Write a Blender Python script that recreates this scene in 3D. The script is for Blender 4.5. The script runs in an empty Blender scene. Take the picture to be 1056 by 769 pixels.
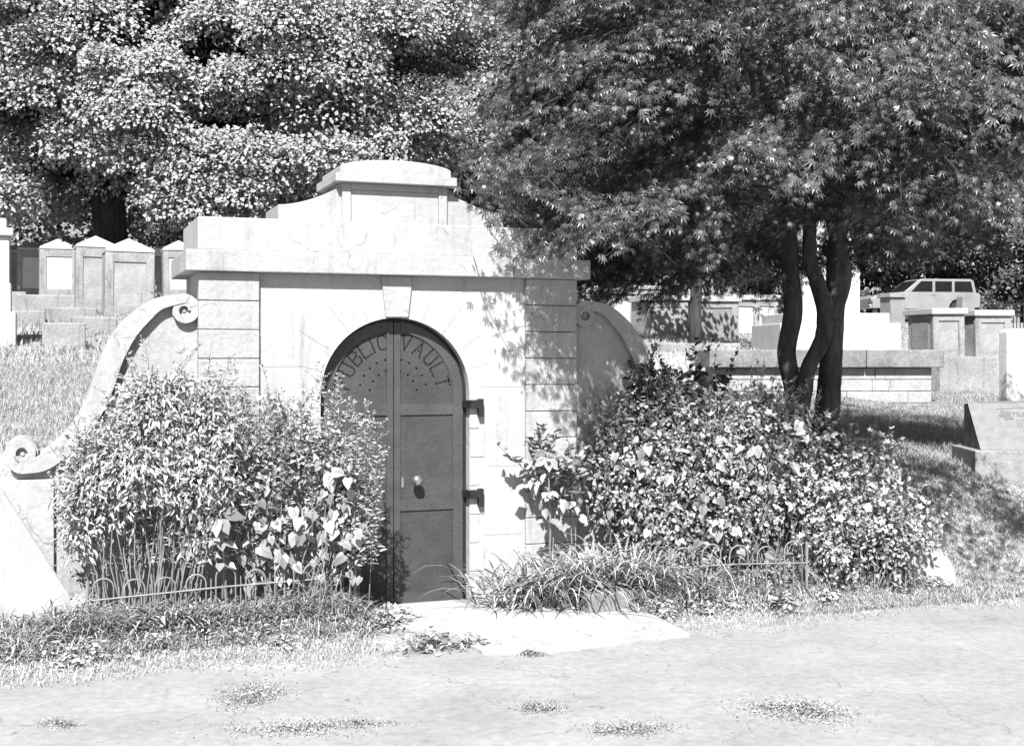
import bpy, math, random
import numpy as np
from mathutils import Vector, Matrix

# ------------------------------------------------------------------ camera, light, exposure
S = bpy.context.scene
COL = S.collection
F = 1300.0            # focal length in photograph pixels (1056 wide)
EYE = 1.87
HOR = 365.0           # row of the horizon in the photograph
camd = bpy.data.cameras.new('camera')
cam = bpy.data.objects.new('camera', camd)
COL.objects.link(cam)
camd.sensor_width = 36.0
camd.lens = 36.0 * F / 1056.0
camd.shift_y = -(384.5 - HOR) / 1056.0
camd.clip_start = 0.1
camd.clip_end = 1200
cam.location = (0, 0, EYE)
cam.rotation_euler = (math.radians(90), 0, 0)
S.camera = cam

SUN_EL, SUN_AZ = math.radians(47), math.radians(185)   # azimuth from +Y clockwise
sd = Vector((math.sin(SUN_AZ) * math.cos(SUN_EL), math.cos(SUN_AZ) * math.cos(SUN_EL), math.sin(SUN_EL)))
ld = bpy.data.lights.new('sun', 'SUN')
ld.energy = 5.0
ld.angle = math.radians(0.5)
ld.color = (1.0, 1.0, 1.0)          # a black-and-white photograph: everything neutral
sun = bpy.data.objects.new('sun', ld)
COL.objects.link(sun)
sun.rotation_euler = sd.to_track_quat('Z', 'Y').to_euler()

w = bpy.data.worlds.new('World')
S.world = w
w.use_nodes = True
nt = w.node_tree
bg = nt.nodes['Background']
sky = nt.nodes.new('ShaderNodeTexSky')
sky.sky_type = 'NISHITA'
sky.sun_disc = False
sky.sun_elevation = SUN_EL
sky.sun_rotation = SUN_AZ
bw = nt.nodes.new('ShaderNodeRGBToBW')
nt.links.new(sky.outputs[0], bw.inputs[0])
nt.links.new(bw.outputs[0], bg.inputs[0])
bg.inputs[1].default_value = 0.05
S.view_settings.view_transform = 'Standard'
S.view_settings.look = 'None'
S.view_settings.gamma = 1.0
S.view_settings.exposure = 1.22
try:
    S.cycles.max_bounces = 5
    S.cycles.diffuse_bounces = 1
    S.cycles.transparent_max_bounces = 4
except Exception:
    pass

rng = np.random.default_rng(11)
random.seed(5)

# ------------------------------------------------------------------ frame of the vault
TH = math.radians(20.2)
CT, ST = math.cos(TH), math.sin(TH)
X0, Y0 = -0.851, 9.3


def px(x, y, Y):
    """photograph pixel at distance Y -> world point"""
    return np.array([(x - 528.0) / F * Y, Y, EYE - (y - HOR) / F * Y])


def uv2w(u, v):
    return X0 + u * CT - v * ST, Y0 + u * ST + v * CT


def w2uv(X, Y):
    a, b = X - X0, Y - Y0
    return a * CT + b * ST, -a * ST + b * CT


def px_plane(x, y, v):
    """photograph pixel on the plane v = const of the vault -> (u, z)"""
    r = (x - 528.0) / F
    # X0+u*CT-v*ST = r*(Y0+u*ST+v*CT)
    u = (r * (Y0 + v * CT) - X0 + v * ST) / (CT - r * ST)
    Y = Y0 + u * ST + v * CT
    return u, EYE - (y - HOR) / F * Y


def ss(a, b, x):
    t = np.clip((x - a) / (b - a), 0, 1)
    return t * t * (3 - 2 * t)


def P_back(u):
    return np.interp(u, [-40, -2.6, 0, 4, 6, 9, 40], [1.35, 1.15, 1.1, .93, .7, .6, .7])


def terrain(X, Y):
    X = np.asarray(X, float); Y = np.asarray(Y, float)
    u, v = w2uv(X, Y)
    back = P_back(u) + np.interp(v, [-5, 0, 14, 40, 160], [0, 0, 1.4, 2.3, 5.0])
    back = back + .38 * ss(7.4, 8.1, v) * ss(1, 3, u)
    bed = .13 * ss(-1.1, -.5, v) * np.maximum(ss(.35, .6, -u), ss(.7, 1.7, u))
    inner = np.where(v > .2, back, bed)
    outer = back * ss(-1.2, .45, v)
    k = ss(2.55, 3.3, np.abs(u))
    h = inner * (1 - k) + outer * k
    bump = .018 * np.sin(2.1 * X + 1.3 * np.sin(1.7 * Y)) * np.sin(1.9 * Y + .6) + .008 * np.sin(7 * X + 2 * Y) * np.sin(6 * Y - 1.3 * X)
    return h + bump * ss(-1.3, -.4, v)


# ------------------------------------------------------------------ materials (all neutral greys)
MATS = {}


def mat(name, lo, hi, scale=4.0, rough=.8, bump=.0, bscale=None, detail=6, spec=.3, metal=0, fine=0.0, stretch=None, streak=0.0):
    if name in MATS:
        return MATS[name]
    m = bpy.data.materials.new(name)
    m.use_nodes = True
    n = m.node_tree; L = n.links
    b = n.nodes['Principled BSDF']
    b.inputs['Roughness'].default_value = rough
    b.inputs['Specular IOR Level'].default_value = spec
    b.inputs['Metallic'].default_value = metal
    tc = n.nodes.new('ShaderNodeTexCoord')
    mp = n.nodes.new('ShaderNodeMapping')
    if stretch:
        mp.inputs['Scale'].default_value = stretch
    L.new(tc.outputs['Object'], mp.inputs[0])
    nz = n.nodes.new('ShaderNodeTexNoise')
    nz.inputs['Scale'].default_value = scale
    nz.inputs['Detail'].default_value = detail
    nz.inputs['Roughness'].default_value = .62
    L.new(mp.outputs[0], nz.inputs[0])
    r = n.nodes.new('ShaderNodeValToRGB')
    r.color_ramp.elements[0].position = .33
    r.color_ramp.elements[1].position = .67
    r.color_ramp.elements[0].color = (lo, lo, lo, 1)
    r.color_ramp.elements[1].color = (hi, hi, hi, 1)
    L.new(nz.outputs[0], r.inputs[0])
    out = r.outputs[0]
    if fine:
        nf = n.nodes.new('ShaderNodeTexNoise')
        nf.inputs['Scale'].default_value = scale * 14
        nf.inputs['Detail'].default_value = 4
        L.new(mp.outputs[0], nf.inputs[0])
        mr = n.nodes.new('ShaderNodeMapRange')
        mr.inputs[1].default_value = .3; mr.inputs[2].default_value = .7
        mr.inputs[3].default_value = 1 - fine; mr.inputs[4].default_value = 1 + fine
        L.new(nf.outputs[0], mr.inputs[0])
        mx = n.nodes.new('ShaderNodeMix'); mx.data_type = 'RGBA'; mx.blend_type = 'MULTIPLY'
        mx.inputs[0].default_value = 1
        L.new(out, mx.inputs[6]); L.new(mr.outputs[0], mx.inputs[7])
        out = mx.outputs[2]
    if streak:
        ms = n.nodes.new('ShaderNodeMapping'); ms.inputs['Scale'].default_value = (5, 5, .55)
        L.new(tc.outputs['Object'], ms.inputs[0])
        nf = n.nodes.new('ShaderNodeTexNoise'); nf.inputs['Scale'].default_value = 1.6; nf.inputs['Detail'].default_value = 8
        nf.inputs['Roughness'].default_value = .7
        L.new(ms.outputs[0], nf.inputs[0])
        mr = n.nodes.new('ShaderNodeMapRange')
        mr.inputs[1].default_value = .54; mr.inputs[2].default_value = .72
        mr.inputs[3].default_value = 1; mr.inputs[4].default_value = 1 - streak
        L.new(nf.outputs[0], mr.inputs[0])
        mx = n.nodes.new('ShaderNodeMix'); mx.data_type = 'RGBA'; mx.blend_type = 'MULTIPLY'
        mx.inputs[0].default_value = 1
        L.new(out, mx.inputs[6]); L.new(mr.outputs[0], mx.inputs[7])
        # hairline cracks
        vo = n.nodes.new('ShaderNodeTexVoronoi'); vo.feature = 'DISTANCE_TO_EDGE'; vo.inputs['Scale'].default_value = 1.9
        nd = n.nodes.new('ShaderNodeTexNoise'); nd.inputs['Scale'].default_value = 3.0; nd.inputs['Detail'].default_value = 5
        L.new(tc.outputs['Object'], nd.inputs[0])
        va = n.nodes.new('ShaderNodeMix'); va.data_type = 'RGBA'; va.inputs[0].default_value = .35
        L.new(tc.outputs['Object'], va.inputs[6]); L.new(nd.outputs['Color'], va.inputs[7])
        L.new(va.outputs[2], vo.inputs[0])
        lt = n.nodes.new('ShaderNodeMath'); lt.operation = 'LESS_THAN'; lt.inputs[1].default_value = .0042
        L.new(vo.outputs['Distance'], lt.inputs[0])
        n2 = n.nodes.new('ShaderNodeTexNoise'); n2.inputs['Scale'].default_value = 2.3
        L.new(tc.outputs['Object'], n2.inputs[0])
        gt = n.nodes.new('ShaderNodeMath'); gt.operation = 'GREATER_THAN'; gt.inputs[1].default_value = .53
        L.new(n2.outputs[0], gt.inputs[0])
        mu = n.nodes.new('ShaderNodeMath'); mu.operation = 'MULTIPLY'
        L.new(lt.outputs[0], mu.inputs[0]); L.new(gt.outputs[0], mu.inputs[1])
        mk = n.nodes.new('ShaderNodeMix'); mk.data_type = 'RGBA'
        L.new(mu.outputs[0], mk.inputs[0]); L.new(mx.outputs[2], mk.inputs[6]); mk.inputs[7].default_value = (lo * .7, lo * .7, lo * .7, 1)
        out = mk.outputs[2]
    L.new(out, b.inputs['Base Color'])
    if bump:
        nb = n.nodes.new('ShaderNodeTexNoise')
        nb.inputs['Scale'].default_value = bscale or scale * 6
        nb.inputs['Detail'].default_value = 8
        L.new(mp.outputs[0], nb.inputs[0])
        bp = n.nodes.new('ShaderNodeBump')
        bp.inputs['Strength'].default_value = bump
        bp.inputs['Distance'].default_value = .02
        L.new(nb.outputs[0], bp.inputs['Height'])
        L.new(bp.outputs[0], b.inputs['Normal'])
    MATS[name] = m
    return m


def leaf_mat(name, g, var=.5, rough=.45, trans=.3, spec=.4):
    """leaf grey g, varied leaf by leaf through the point attribute 'tint' (0..1)"""
    if name in MATS:
        return MATS[name]
    m = bpy.data.materials.new(name)
    m.use_nodes = True
    n = m.node_tree; L = n.links
    b = n.nodes['Principled BSDF']
    b.inputs['Roughness'].default_value = rough
    b.inputs['Specular IOR Level'].default_value = spec
    at = n.nodes.new('ShaderNodeAttribute'); at.attribute_name = 'tint'
    mr = n.nodes.new('ShaderNodeMapRange')
    mr.inputs[3].default_value = g * (1 - var); mr.inputs[4].default_value = g * (1 + var)
    L.new(at.outputs['Fac'], mr.inputs[0])
    L.new(mr.outputs[0], b.inputs['Base Color'])
    tr = n.nodes.new('ShaderNodeBsdfTranslucent')
    L.new(mr.outputs[0], tr.inputs[0])
    ms = n.nodes.new('ShaderNodeMixShader'); ms.inputs[0].default_value = trans
    o = n.nodes['Material Output']
    L.new(b.outputs[0], ms.inputs[1]); L.new(tr.outputs[0], ms.inputs[2]); L.new(ms.outputs[0], o.inputs[0])
    MATS[name] = m
    return m


# ------------------------------------------------------------------ mesh builder
class MB:
    def __init__(self):
        self.v = []; self.n = 0; self.lt = []; self.li = []; self.t = []; self.hast = False

    def add(self, V, Fc, tint=None):
        V = np.asarray(V, float).reshape(-1, 3)
        self.v.append(V)
        if isinstance(Fc, np.ndarray):
            self.lt.append(np.full(len(Fc), Fc.shape[1], np.int32))
            self.li.append((Fc + self.n).astype(np.int32).ravel())
        else:
            self.lt.append(np.array([len(f) for f in Fc], np.int32))
            self.li.append(np.array([i + self.n for f in Fc for i in f], np.int32))
        self.t.append(np.full(len(V), .5) if tint is None else np.asarray(tint, float))
        if tint is not None:
            self.hast = True
        self.n += len(V)
        return self

    def box(self, x0, x1, y0, y1, z0, z1):
        V = [(x0, y0, z0), (x1, y0, z0), (x1, y1, z0), (x0, y1, z0), (x0, y0, z1), (x1, y0, z1), (x1, y1, z1), (x0, y1, z1)]
        return self.add(V, [(3, 2, 1, 0), (4, 5, 6, 7), (0, 1, 5, 4), (1, 2, 6, 5), (2, 3, 7, 6), (3, 0, 4, 7)])

    def prism(self, poly, y0, y1):
        """polygon in the x-z plane, run along y (counter-clockwise seen from -y)"""
        k = len(poly)
        V = [(p[0], y0, p[1]) for p in poly] + [(p[0], y1, p[1]) for p in poly]
        fs = [tuple(range(k)), tuple(range(2 * k - 1, k - 1, -1))]
        for i in range(k):
            j = (i + 1) % k
            fs.append((j, i, i + k, j + k))
        return self.add(V, fs)

    def flat(self, poly, z0, z1):
        """polygon in the x-y plane, from z0 to z1"""
        k = len(poly)
        V = [(p[0], p[1], z0) for p in poly] + [(p[0], p[1], z1) for p in poly]
        fs = [tuple(range(k - 1, -1, -1)), tuple(range(k, 2 * k))]
        for i in range(k):
            j = (i + 1) % k
            fs.append((i, j, j + k, i + k))
        return self.add(V, fs)

    def tube(self, pts, rad, sides=8, cap=True, lump=0.0):
        pts = np.asarray(pts, float)
        m = len(pts)
        rad = np.broadcast_to(np.asarray(rad, float), (m,))
        tg = np.gradient(pts, axis=0)
        tg /= np.linalg.norm(tg, axis=1)[:, None] + 1e-9
        up = np.array([0, 0, 1.]) if abs(tg[0][2]) < .9 else np.array([1., 0, 0])
        V = []
        for i in range(m):
            a = np.cross(tg[i], up); a /= np.linalg.norm(a) + 1e-9
            b = np.cross(a, tg[i]); up = b
            for k in range(sides):
                an = 2 * math.pi * k / sides
                V.append(pts[i] + rad[i] * (1 + lump * (math.sin(k * 2.1 + i * .35) * math.sin(i * .9 + k * .7) + .6 * math.sin(k * 3.1 + i * 1.7))) * (math.cos(an) * a + math.sin(an) * b))
        fs = []
        for i in range(m - 1):
            for k in range(sides):
                q = (k + 1) % sides
                fs.append((i * sides + k, i * sides + q, (i + 1) * sides + q, (i + 1) * sides + k))
        if cap:
            fs.append(tuple(range(sides - 1, -1, -1)))
            fs.append(tuple(range((m - 1) * sides, m * sides)))
        return self.add(V, fs)

    def lathe(self, c, prof, sides=20, axis='z'):
        """profile [(r, t)] turned about an axis through c"""
        V = []
        for r, t in prof:
            for k in range(sides):
                a = 2 * math.pi * k / sides
                q = (r * math.cos(a), r * math.sin(a), t)
                if axis == 'y':
                    q = (q[0], q[2], q[1])
                elif axis == 'x':
                    q = (q[2], q[0], q[1])
                V.append((c[0] + q[0], c[1] + q[1], c[2] + q[2]))
        fs = []
        for i in range(len(prof) - 1):
            for k in range(sides):
                q = (k + 1) % sides
                fs.append((i * sides + k, i * sides + q, (i + 1) * sides + q, (i + 1) * sides + k))
        fs.append(tuple(range(sides - 1, -1, -1)))
        fs.append(tuple(range((len(prof) - 1) * sides, len(prof) * sides)))
        return self.add(V, fs)

    def leaves(self, tpl, Pn, D, N, size, width=None, tint=None):
        """many copies of a leaf template: at Pn, tip towards D, upper face towards N"""
        tv, tf = tpl
        Pn = np.asarray(Pn, float); M = len(Pn)
        if M == 0:
            return self
        D = D / (np.linalg.norm(D, axis=1)[:, None] + 1e-9)
        Xa = np.cross(D, N); Xa /= np.linalg.norm(Xa, axis=1)[:, None] + 1e-9
        Za = np.cross(Xa, D)
        size = np.broadcast_to(np.asarray(size, float), (M,))
        width = size if width is None else size * width
        k = len(tv)
        V = (Pn[:, None, :] + tv[None, :, 0:1] * Xa[:, None, :] * width[:, None, None]
             + tv[None, :, 1:2] * D[:, None, :] * size[:, None, None]
             + tv[None, :, 2:3] * Za[:, None, :] * size[:, None, None]).reshape(-1, 3)
        tint = rng.random(M) if tint is None else tint
        T = np.repeat(np.clip(tint, 0, 1), k)
        Fs = (tf[None, :, :] + (np.arange(M) * k)[:, None, None]).reshape(-1, tf.shape[1])
        return self.add(V, Fs, T)

    def build(self, name, m, parent=None, smooth=False, bevel=0, origin=(0, 0, 0)):
        me = bpy.data.meshes.new(name)
        V = np.concatenate(self.v) - np.asarray(origin, float)
        lt = np.concatenate(self.lt); li = np.concatenate(self.li)
        me.vertices.add(len(V)); me.vertices.foreach_set('co', V.astype(np.float32).ravel())
        me.loops.add(len(li)); me.loops.foreach_set('vertex_index', li)
        me.polygons.add(len(lt))
        st = np.zeros(len(lt), np.int32); st[1:] = np.cumsum(lt)[:-1]
        me.polygons.foreach_set('loop_start', st)
        me.polygons.foreach_set('loop_total', lt)
        me.polygons.foreach_set('use_smooth', np.full(len(lt), bool(smooth)))
        if self.hast:
            at = me.attributes.new('tint', 'FLOAT', 'POINT')
            at.data.foreach_set('value', np.concatenate(self.t).astype(np.float32))
        me.update(calc_edges=True)
        me.validate()
        me.materials.append(m)
        o = bpy.data.objects.new(name, me)
        COL.objects.link(o)
        if parent is not None:
            o.parent = parent
        else:
            o.location = origin
        if bevel:
            bm = o.modifiers.new('edge wear', 'BEVEL')
            bm.width = bevel; bm.segments = 2; bm.limit_method = 'ANGLE'; bm.angle_limit = math.radians(40)
        return o


def tag(o, label, cat, group=None):
    o['label'] = label; o['category'] = cat
    if group:
        o['group'] = group
    return o


def thing(name, label, cat, loc=(0, 0, 0), rz=0.0, group=None):
    o = bpy.data.objects.new(name, None)
    COL.objects.link(o)
    o.location = loc; o.rotation_euler = (0, 0, rz)
    o.empty_display_size = .2
    return tag(o, label, cat, group)


def kind(o, k):
    o['kind'] = k
    return o


# ------------------------------------------------------------------ leaf templates (x across, y towards the tip, z up)
def A(*v):
    return np.array(v, float)


T_DIA = (A((0, 0, 0), (.34, .45, .06), (0, 1, -.08), (-.34, .45, .06)), np.array([[0, 1, 2], [0, 2, 3]]))
T_OVA = (A((0, 0, 0), (.27, .2, .06), (.3, .55, .05), (0, 1, -.16), (-.3, .55, .05), (-.27, .2, .06)), np.array([[0, 1, 2, 3], [0, 3, 4, 5]]))
T_LAN = (A((0, 0, 0), (.11, .3, .03), (.09, .65, 0), (0, 1, -.2), (-.09, .65, 0), (-.11, .3, .03)), np.array([[0, 1, 2, 3], [0, 3, 4, 5]]))
T_HEA = (A((0, 0, 0), (.26, -.14, .03), (.46, .18, .07), (.3, .6, .03), (0, 1, -.18), (-.3, .6, .03), (-.46, .18, .07), (-.26, -.14, .03)),
         np.array([[0, 1, 2, 3], [0, 3, 4, 4], [0, 4, 4, 5], [0, 5, 6, 7]]))
T_HEA = (T_HEA[0], np.array([[0, 1, 2], [0, 2, 3], [0, 3, 4], [0, 4, 5], [0, 5, 6], [0, 6, 7]]))


def star_tpl(angles, lens, wd=.12, dz=-.22):
    V = []; Q = []
    for a, l in zip(angles, lens):
        a = math.radians(a)
        dx, dy = math.sin(a), math.cos(a)
        i = len(V)
        V += [(0, 0, 0), (dx * l * .45 + dy * wd * l, dy * l * .45 - dx * wd * l, .02), (dx * l, dy * l, dz * l), (dx * l * .45 - dy * wd * l, dy * l * .45 + dx * wd * l, .02)]
        Q.append([i, i + 1, i + 2, i + 3])
    return np.array(V, float), np.array(Q)


T_MAP = star_tpl([-105, -68, -34, 0, 34, 68, 105], [.42, .74, .97, 1.0, .97, .74, .42], wd=.095)
T_FLO = star_tpl([0, 72, 144, 216, 288], [1, 1, 1, 1, 1], wd=.3, dz=.25)


def rdir(n):
    d = rng.normal(size=(n, 3))
    return d / np.linalg.norm(d, axis=1)[:, None]


def blob(c, r, n, shell=.55, low=-1.0):
    """n points in the outer part of an ellipsoid, and their outward directions"""
    d = rdir(n)
    d[:, 2] = np.where(d[:, 2] < low, -d[:, 2], d[:, 2])
    q = (shell + (1 - shell) * rng.random(n)) ** 1.0
    return np.asarray(c) + d * q[:, None] * np.asarray(r), d


def straps(mb, bases, dirs, length, width, lift, seg=6, tint=None):
    """arching grass or lily blades"""
    M = len(bases)
    length = np.broadcast_to(np.asarray(length, float), (M,)); width = np.broadcast_to(np.asarray(width, float), (M,))
    lift = np.broadcast_to(np.asarray(lift, float), (M,))
    dh = np.stack([np.cos(dirs), np.sin(dirs), np.zeros(M)], 1)
    sh = np.stack([-np.sin(dirs), np.cos(dirs), np.zeros(M)], 1)
    rows = []
    p = np.array(bases, float); ang = lift.copy()
    for s in range(seg + 1):
        t = s / seg
        wd = width * (1 - t ** 2.2) * (.6 + .9 * min(t * 3, 1) * .45) + .0006
        rows.append((p - sh * wd[:, None] * .5, p + sh * wd[:, None] * .5))
        st = (length / seg)[:, None] * (dh * np.cos(ang)[:, None] + np.array([0, 0, 1.]) * np.sin(ang)[:, None])
        p = p + st
        ang = ang - (lift + .95) / seg * (0.55 + 1.1 * t)
    V = np.stack([x for r in rows for x in r], 1)          # M x 2(seg+1) x 3
    k = 2 * (seg + 1)
    f = np.array([[2 * s, 2 * s + 1, 2 * s + 3, 2 * s + 2] for s in range(seg)])
    Fs = (f[None] + (np.arange(M) * k)[:, None, None]).reshape(-1, 4)
    tint = rng.random(M) if tint is None else tint
    mb.add(V.reshape(-1, 3), Fs, np.repeat(tint, k))


# ------------------------------------------------------------------ ground, road
M_GROUND = mat('dry turf', .21, .34, 3.0, .95, .5, 30, fine=.35)
M_ROAD = mat('pale gravel road', .235, .31, 1.3, .95, .3, 110, fine=.12, detail=12, streak=.16)
M_SLAB = mat('concrete apron', .31, .39, 1.8, .9, .3, 60, fine=.08, streak=.15)

us = np.unique(np.concatenate([np.linspace(-160, -14, 30), np.linspace(-14, -4, 50), np.linspace(-4, 9, 150), np.linspace(9, 20, 45), np.linspace(20, 160, 28)]))
vs = np.unique(np.concatenate([np.linspace(-60, -2, 24), np.linspace(-2, 2, 64), np.linspace(2, 20, 90), np.linspace(20, 60, 40), np.linspace(60, 200, 20)]))
U, Vv = np.meshgrid(us, vs)
GX, GY = uv2w(U, Vv)
GZ = terrain(GX, GY)
nu, nv = len(us), len(vs)
ii = (np.arange(nv - 1)[:, None] * nu + np.arange(nu - 1)[None, :]).ravel()
gq = np.stack([ii, ii + 1, ii + nu + 1, ii + nu], 1)
mb = MB(); mb.add(np.stack([GX, GY, GZ], 2).reshape(-1, 3), gq)
kind(mb.build('ground', M_GROUND, smooth=True), 'structure')

# road: an uneven edge along the verge
mb = MB()
eu = np.linspace(-60, 60, 700)
ev = -1.42 + .09 * np.sin(eu * 2.3) + .05 * np.sin(eu * 7.1 + 1) + .03 * np.sin(eu * 17.3)
ev = np.where(eu < -.2, ev - .03, ev)
rx_, ry_ = uv2w(eu, ev)
fx, fy = uv2w(eu, np.full_like(eu, -40))
V = np.concatenate([np.stack([rx_, ry_, np.full_like(rx_, .006)], 1), np.stack([fx, fy, np.full_like(fx, .006)], 1)])
k = len(eu)
i = np.arange(k - 1)
mb.add(V, np.stack([i + k, i + k + 1, i + 1, i], 1))
kind(mb.build('road', M_ROAD), 'structure')

# concrete apron in front of the door, in the vault's frame
mb = MB()
ap = [(-.42, -.04), (-.36, -.5), (.05, -.95), (.12, -1.62), (.4, -1.72), (.95, -1.69), (1.56, -1.63), (1.6, -1.1), (1.56, -.45), (.72, -.22), (.66, -.04)]
mb.flat([uv2w(a, b) for a, b in ap], -.05, .035)
kind(mb.build('door_apron', M_SLAB, bevel=.012), 'structure')

# ------------------------------------------------------------------ the vault
M_WHITE = mat('whitewashed stone', .30, .37, 1.7, .85, .3, 22, fine=.07, streak=.26)
M_WALL = mat('whitewashed wall', .33, .41, 1.3, .88, .35, 14, fine=.06, streak=.32)
M_STONE = mat('weathered limestone', .29, .37, 2.1, .85, .35, 26, fine=.09, streak=.3)
M_IRON = mat('painted iron door', .036, .058, 3, .6, .2, 30, spec=.35, fine=.12)
M_IRON2 = mat('iron strap', .045, .064, 6, .5, .08, 40, spec=.4)
M_BLACK = mat('black iron', .012, .02, 9, .6, .1, spec=.3)
M_HOLE_DARK = mat('dark hole disc', .002, .003, 9, .9, spec=0)  # black of solid discs, painted for the dark inside the holes
M_BRASS = mat('worn door knob', .35, .5, 9, .28, spec=.6, metal=.85)

vault = thing('burial_vault', 'whitewashed stone public vault with arched iron double door and scroll wings', 'vault', (X0, Y0, 0), TH)
HW, BD = 1.43, 1.0          # half width, depth
ZC0, ZC1 = 2.445, 2.595     # cornice
AR, SP = .565, 1.572        # arch radius and springing height
PW = .42                    # pier width
# wall with the arched opening
arc = [(AR * math.cos(a), SP + AR * math.sin(a)) for a in np.linspace(math.pi, 0, 37)]
poly = [(-HW + PW - .01, -.1), (-AR, -.1)] + arc + [(AR, -.1), (HW - PW + .01, -.1), (HW - PW + .01, ZC0), (-HW + PW - .01, ZC0)]
mb = MB(); mb.prism(poly, 0, .3)
mb.build('wall', M_WALL, vault)
mb = MB(); mb.box(-HW + .02, HW - .02, .3, BD, -.1, ZC0 - .003)
mb.build('vault_chamber', M_STONE, vault)
# piers of stone courses
for s in (-1, 1):
    mb = MB()
    z = ZC0
    q = 0
    while z > -.05:
        z2 = max(z - .203, -.1)
        a, b = HW - PW, HW
        mb.box(min(s * a, s * b), max(s * a, s * b), -.038 + .003 * (q % 2), .55, z2 + .004, z)
        z = z2; q += 1
    mb.build('pier', M_STONE, vault, bevel=.007)
# quoins of the door jamb
for s in (-1, 1):
    mb = MB()
    for q in range(7):
        z0 = .02 + q * .215
        wq = .12 if q % 2 else .075
        x0, x1 = sorted((s * (AR + .001), s * (AR + wq)))
        mb.box(x0, x1, -.006, .1, z0, z0 + .209)
    mb.build('door_jamb', M_WALL, vault, bevel=.004)
# keystone
mb = MB(); mb.prism([(-.085, SP + AR + .004), (.085, SP + AR + .004), (.12, ZC0), (-.12, ZC0)], -.022, .2)
mb.build('keystone', M_STONE, vault, bevel=.006)
# hairline joints between the arch stones and the wall courses (mortar a hair proud)
M_JOINT = mat('joint mortar', .24, .30, 9, .95)
for a_, r0_, r1_ in ((34, .575, .80), (52, .575, .84), (70, .58, .74), (112, .58, .80), (128, .575, .82), (147, .575, .86), (163, .58, .75), (18, .58, .76)):
    a_ = math.radians(a_); d_ = Vector((math.cos(a_), math.sin(a_))); n_ = Vector((-d_.y, d_.x)) * .0022
    p_ = Vector((0, SP))
    q_ = [p_ + d_ * r0_ - n_, p_ + d_ * r1_ - n_, p_ + d_ * r1_ + n_, p_ + d_ * r0_ + n_]
    mb = MB(); mb.prism([(v_.x, v_.y) for v_ in q_], -.0015, .01); mb.build('wall_joint', M_JOINT, vault)
for x0_, x1_, z_ in ((-.99, -.60, 1.2), (-.99, -.62, .72), (.70, .98, 1.02), (.69, .99, .5), (-.99, -.7, 1.78), (.66, .99, 1.62)):
    mb = MB(); mb.box(x0_, x1_, -.0015, .01, z_, z_ + .004); mb.build('wall_joint', M_JOINT, vault)
# cornice slab
mb = MB()
mb.box(-HW - .09, HW * .62, -.095, BD + .05, ZC0 + .001, ZC1)
mb.box(HW * .62 + .005, HW + .09, -.095, BD + .05, ZC0 + .001, ZC1)
mb.build('cornice', M_STONE, vault, bevel=.008)
# parapet
mb = MB(); mb.box(-HW - .005, HW + .005, -.035, BD - .02, ZC1, 2.83)
mb.build('parapet', M_WHITE, vault, bevel=.008)
# stepped shoulder behind it: concave curves up to the pedestal
def shoulder(s):
    pts = []
    for t in np.linspace(0, 1, 14):
        x = .86 - .46 * t
        z = 2.945 + .15 * (t ** 1.7) * (1.0 if t < .8 else 1.0)
        pts.append((s * x, z))
    return pts
poly = [(-.86, 2.829), (.86, 2.829)] + shoulder(1) + shoulder(-1)[::-1]
mb = MB(); mb.prism(poly, .06, .62)
mb.build('shoulder', M_WHITE, vault, bevel=.006)
mb = MB()
# pedestal with a sunk panel: frame pieces butted round it
mb.box(-.40, -.335, .03, .60, 2.832, 3.12); mb.box(.335, .40, .03, .60, 2.832, 3.12)
mb.box(-.335, .335, .03, .60, 3.075, 3.12); mb.box(-.335, .335, .045, .60, 2.832, 3.075)
ped = mb.build('pedestal', M_WHITE, vault, bevel=.004)
mb = MB(); mb.box(-.46, .46, -.03, .68, 3.121, 3.185)
capo = mb.build('cap', M_WHITE, vault, bevel=.006)
top = [(-.42, 3.185), (.42, 3.185)] + [(.42 * math.cos(a) / math.cos(0), 3.235 + .062 * math.sin(a) ** 1.2) for a in np.linspace(0, math.pi, 19)]
mb = MB(); mb.prism(top, .0, .65)
mb.build('cap_crown', M_WHITE, capo, bevel=.005)

# scroll wings
PATH = [(165, 313, 6.5), (148, 325, 8.5), (131, 343, 9.8), (117, 368, 10.3), (107, 397, 10.3), (96, 423, 9.4), (80, 447, 8.4), (62, 465, 8.5), (44, 477, 8.3)]


def catmull(P, n=6):
    P = np.asarray(P, float)
    Q = np.vstack([2 * P[0] - P[1], P, 2 * P[-1] - P[-2]])
    out = []
    for i in range(1, len(Q) - 2):
        for t in np.linspace(0, 1, n, endpoint=False):
            a, b, c, d = Q[i - 1], Q[i], Q[i + 1], Q[i + 2]
            out.append(.5 * (2 * b + (c - a) * t + (2 * a - 5 * b + 4 * c - d) * t * t + (3 * b - a - 3 * c + d) * t ** 3))
    out.append(P[-1])
    return np.array(out)


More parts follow.
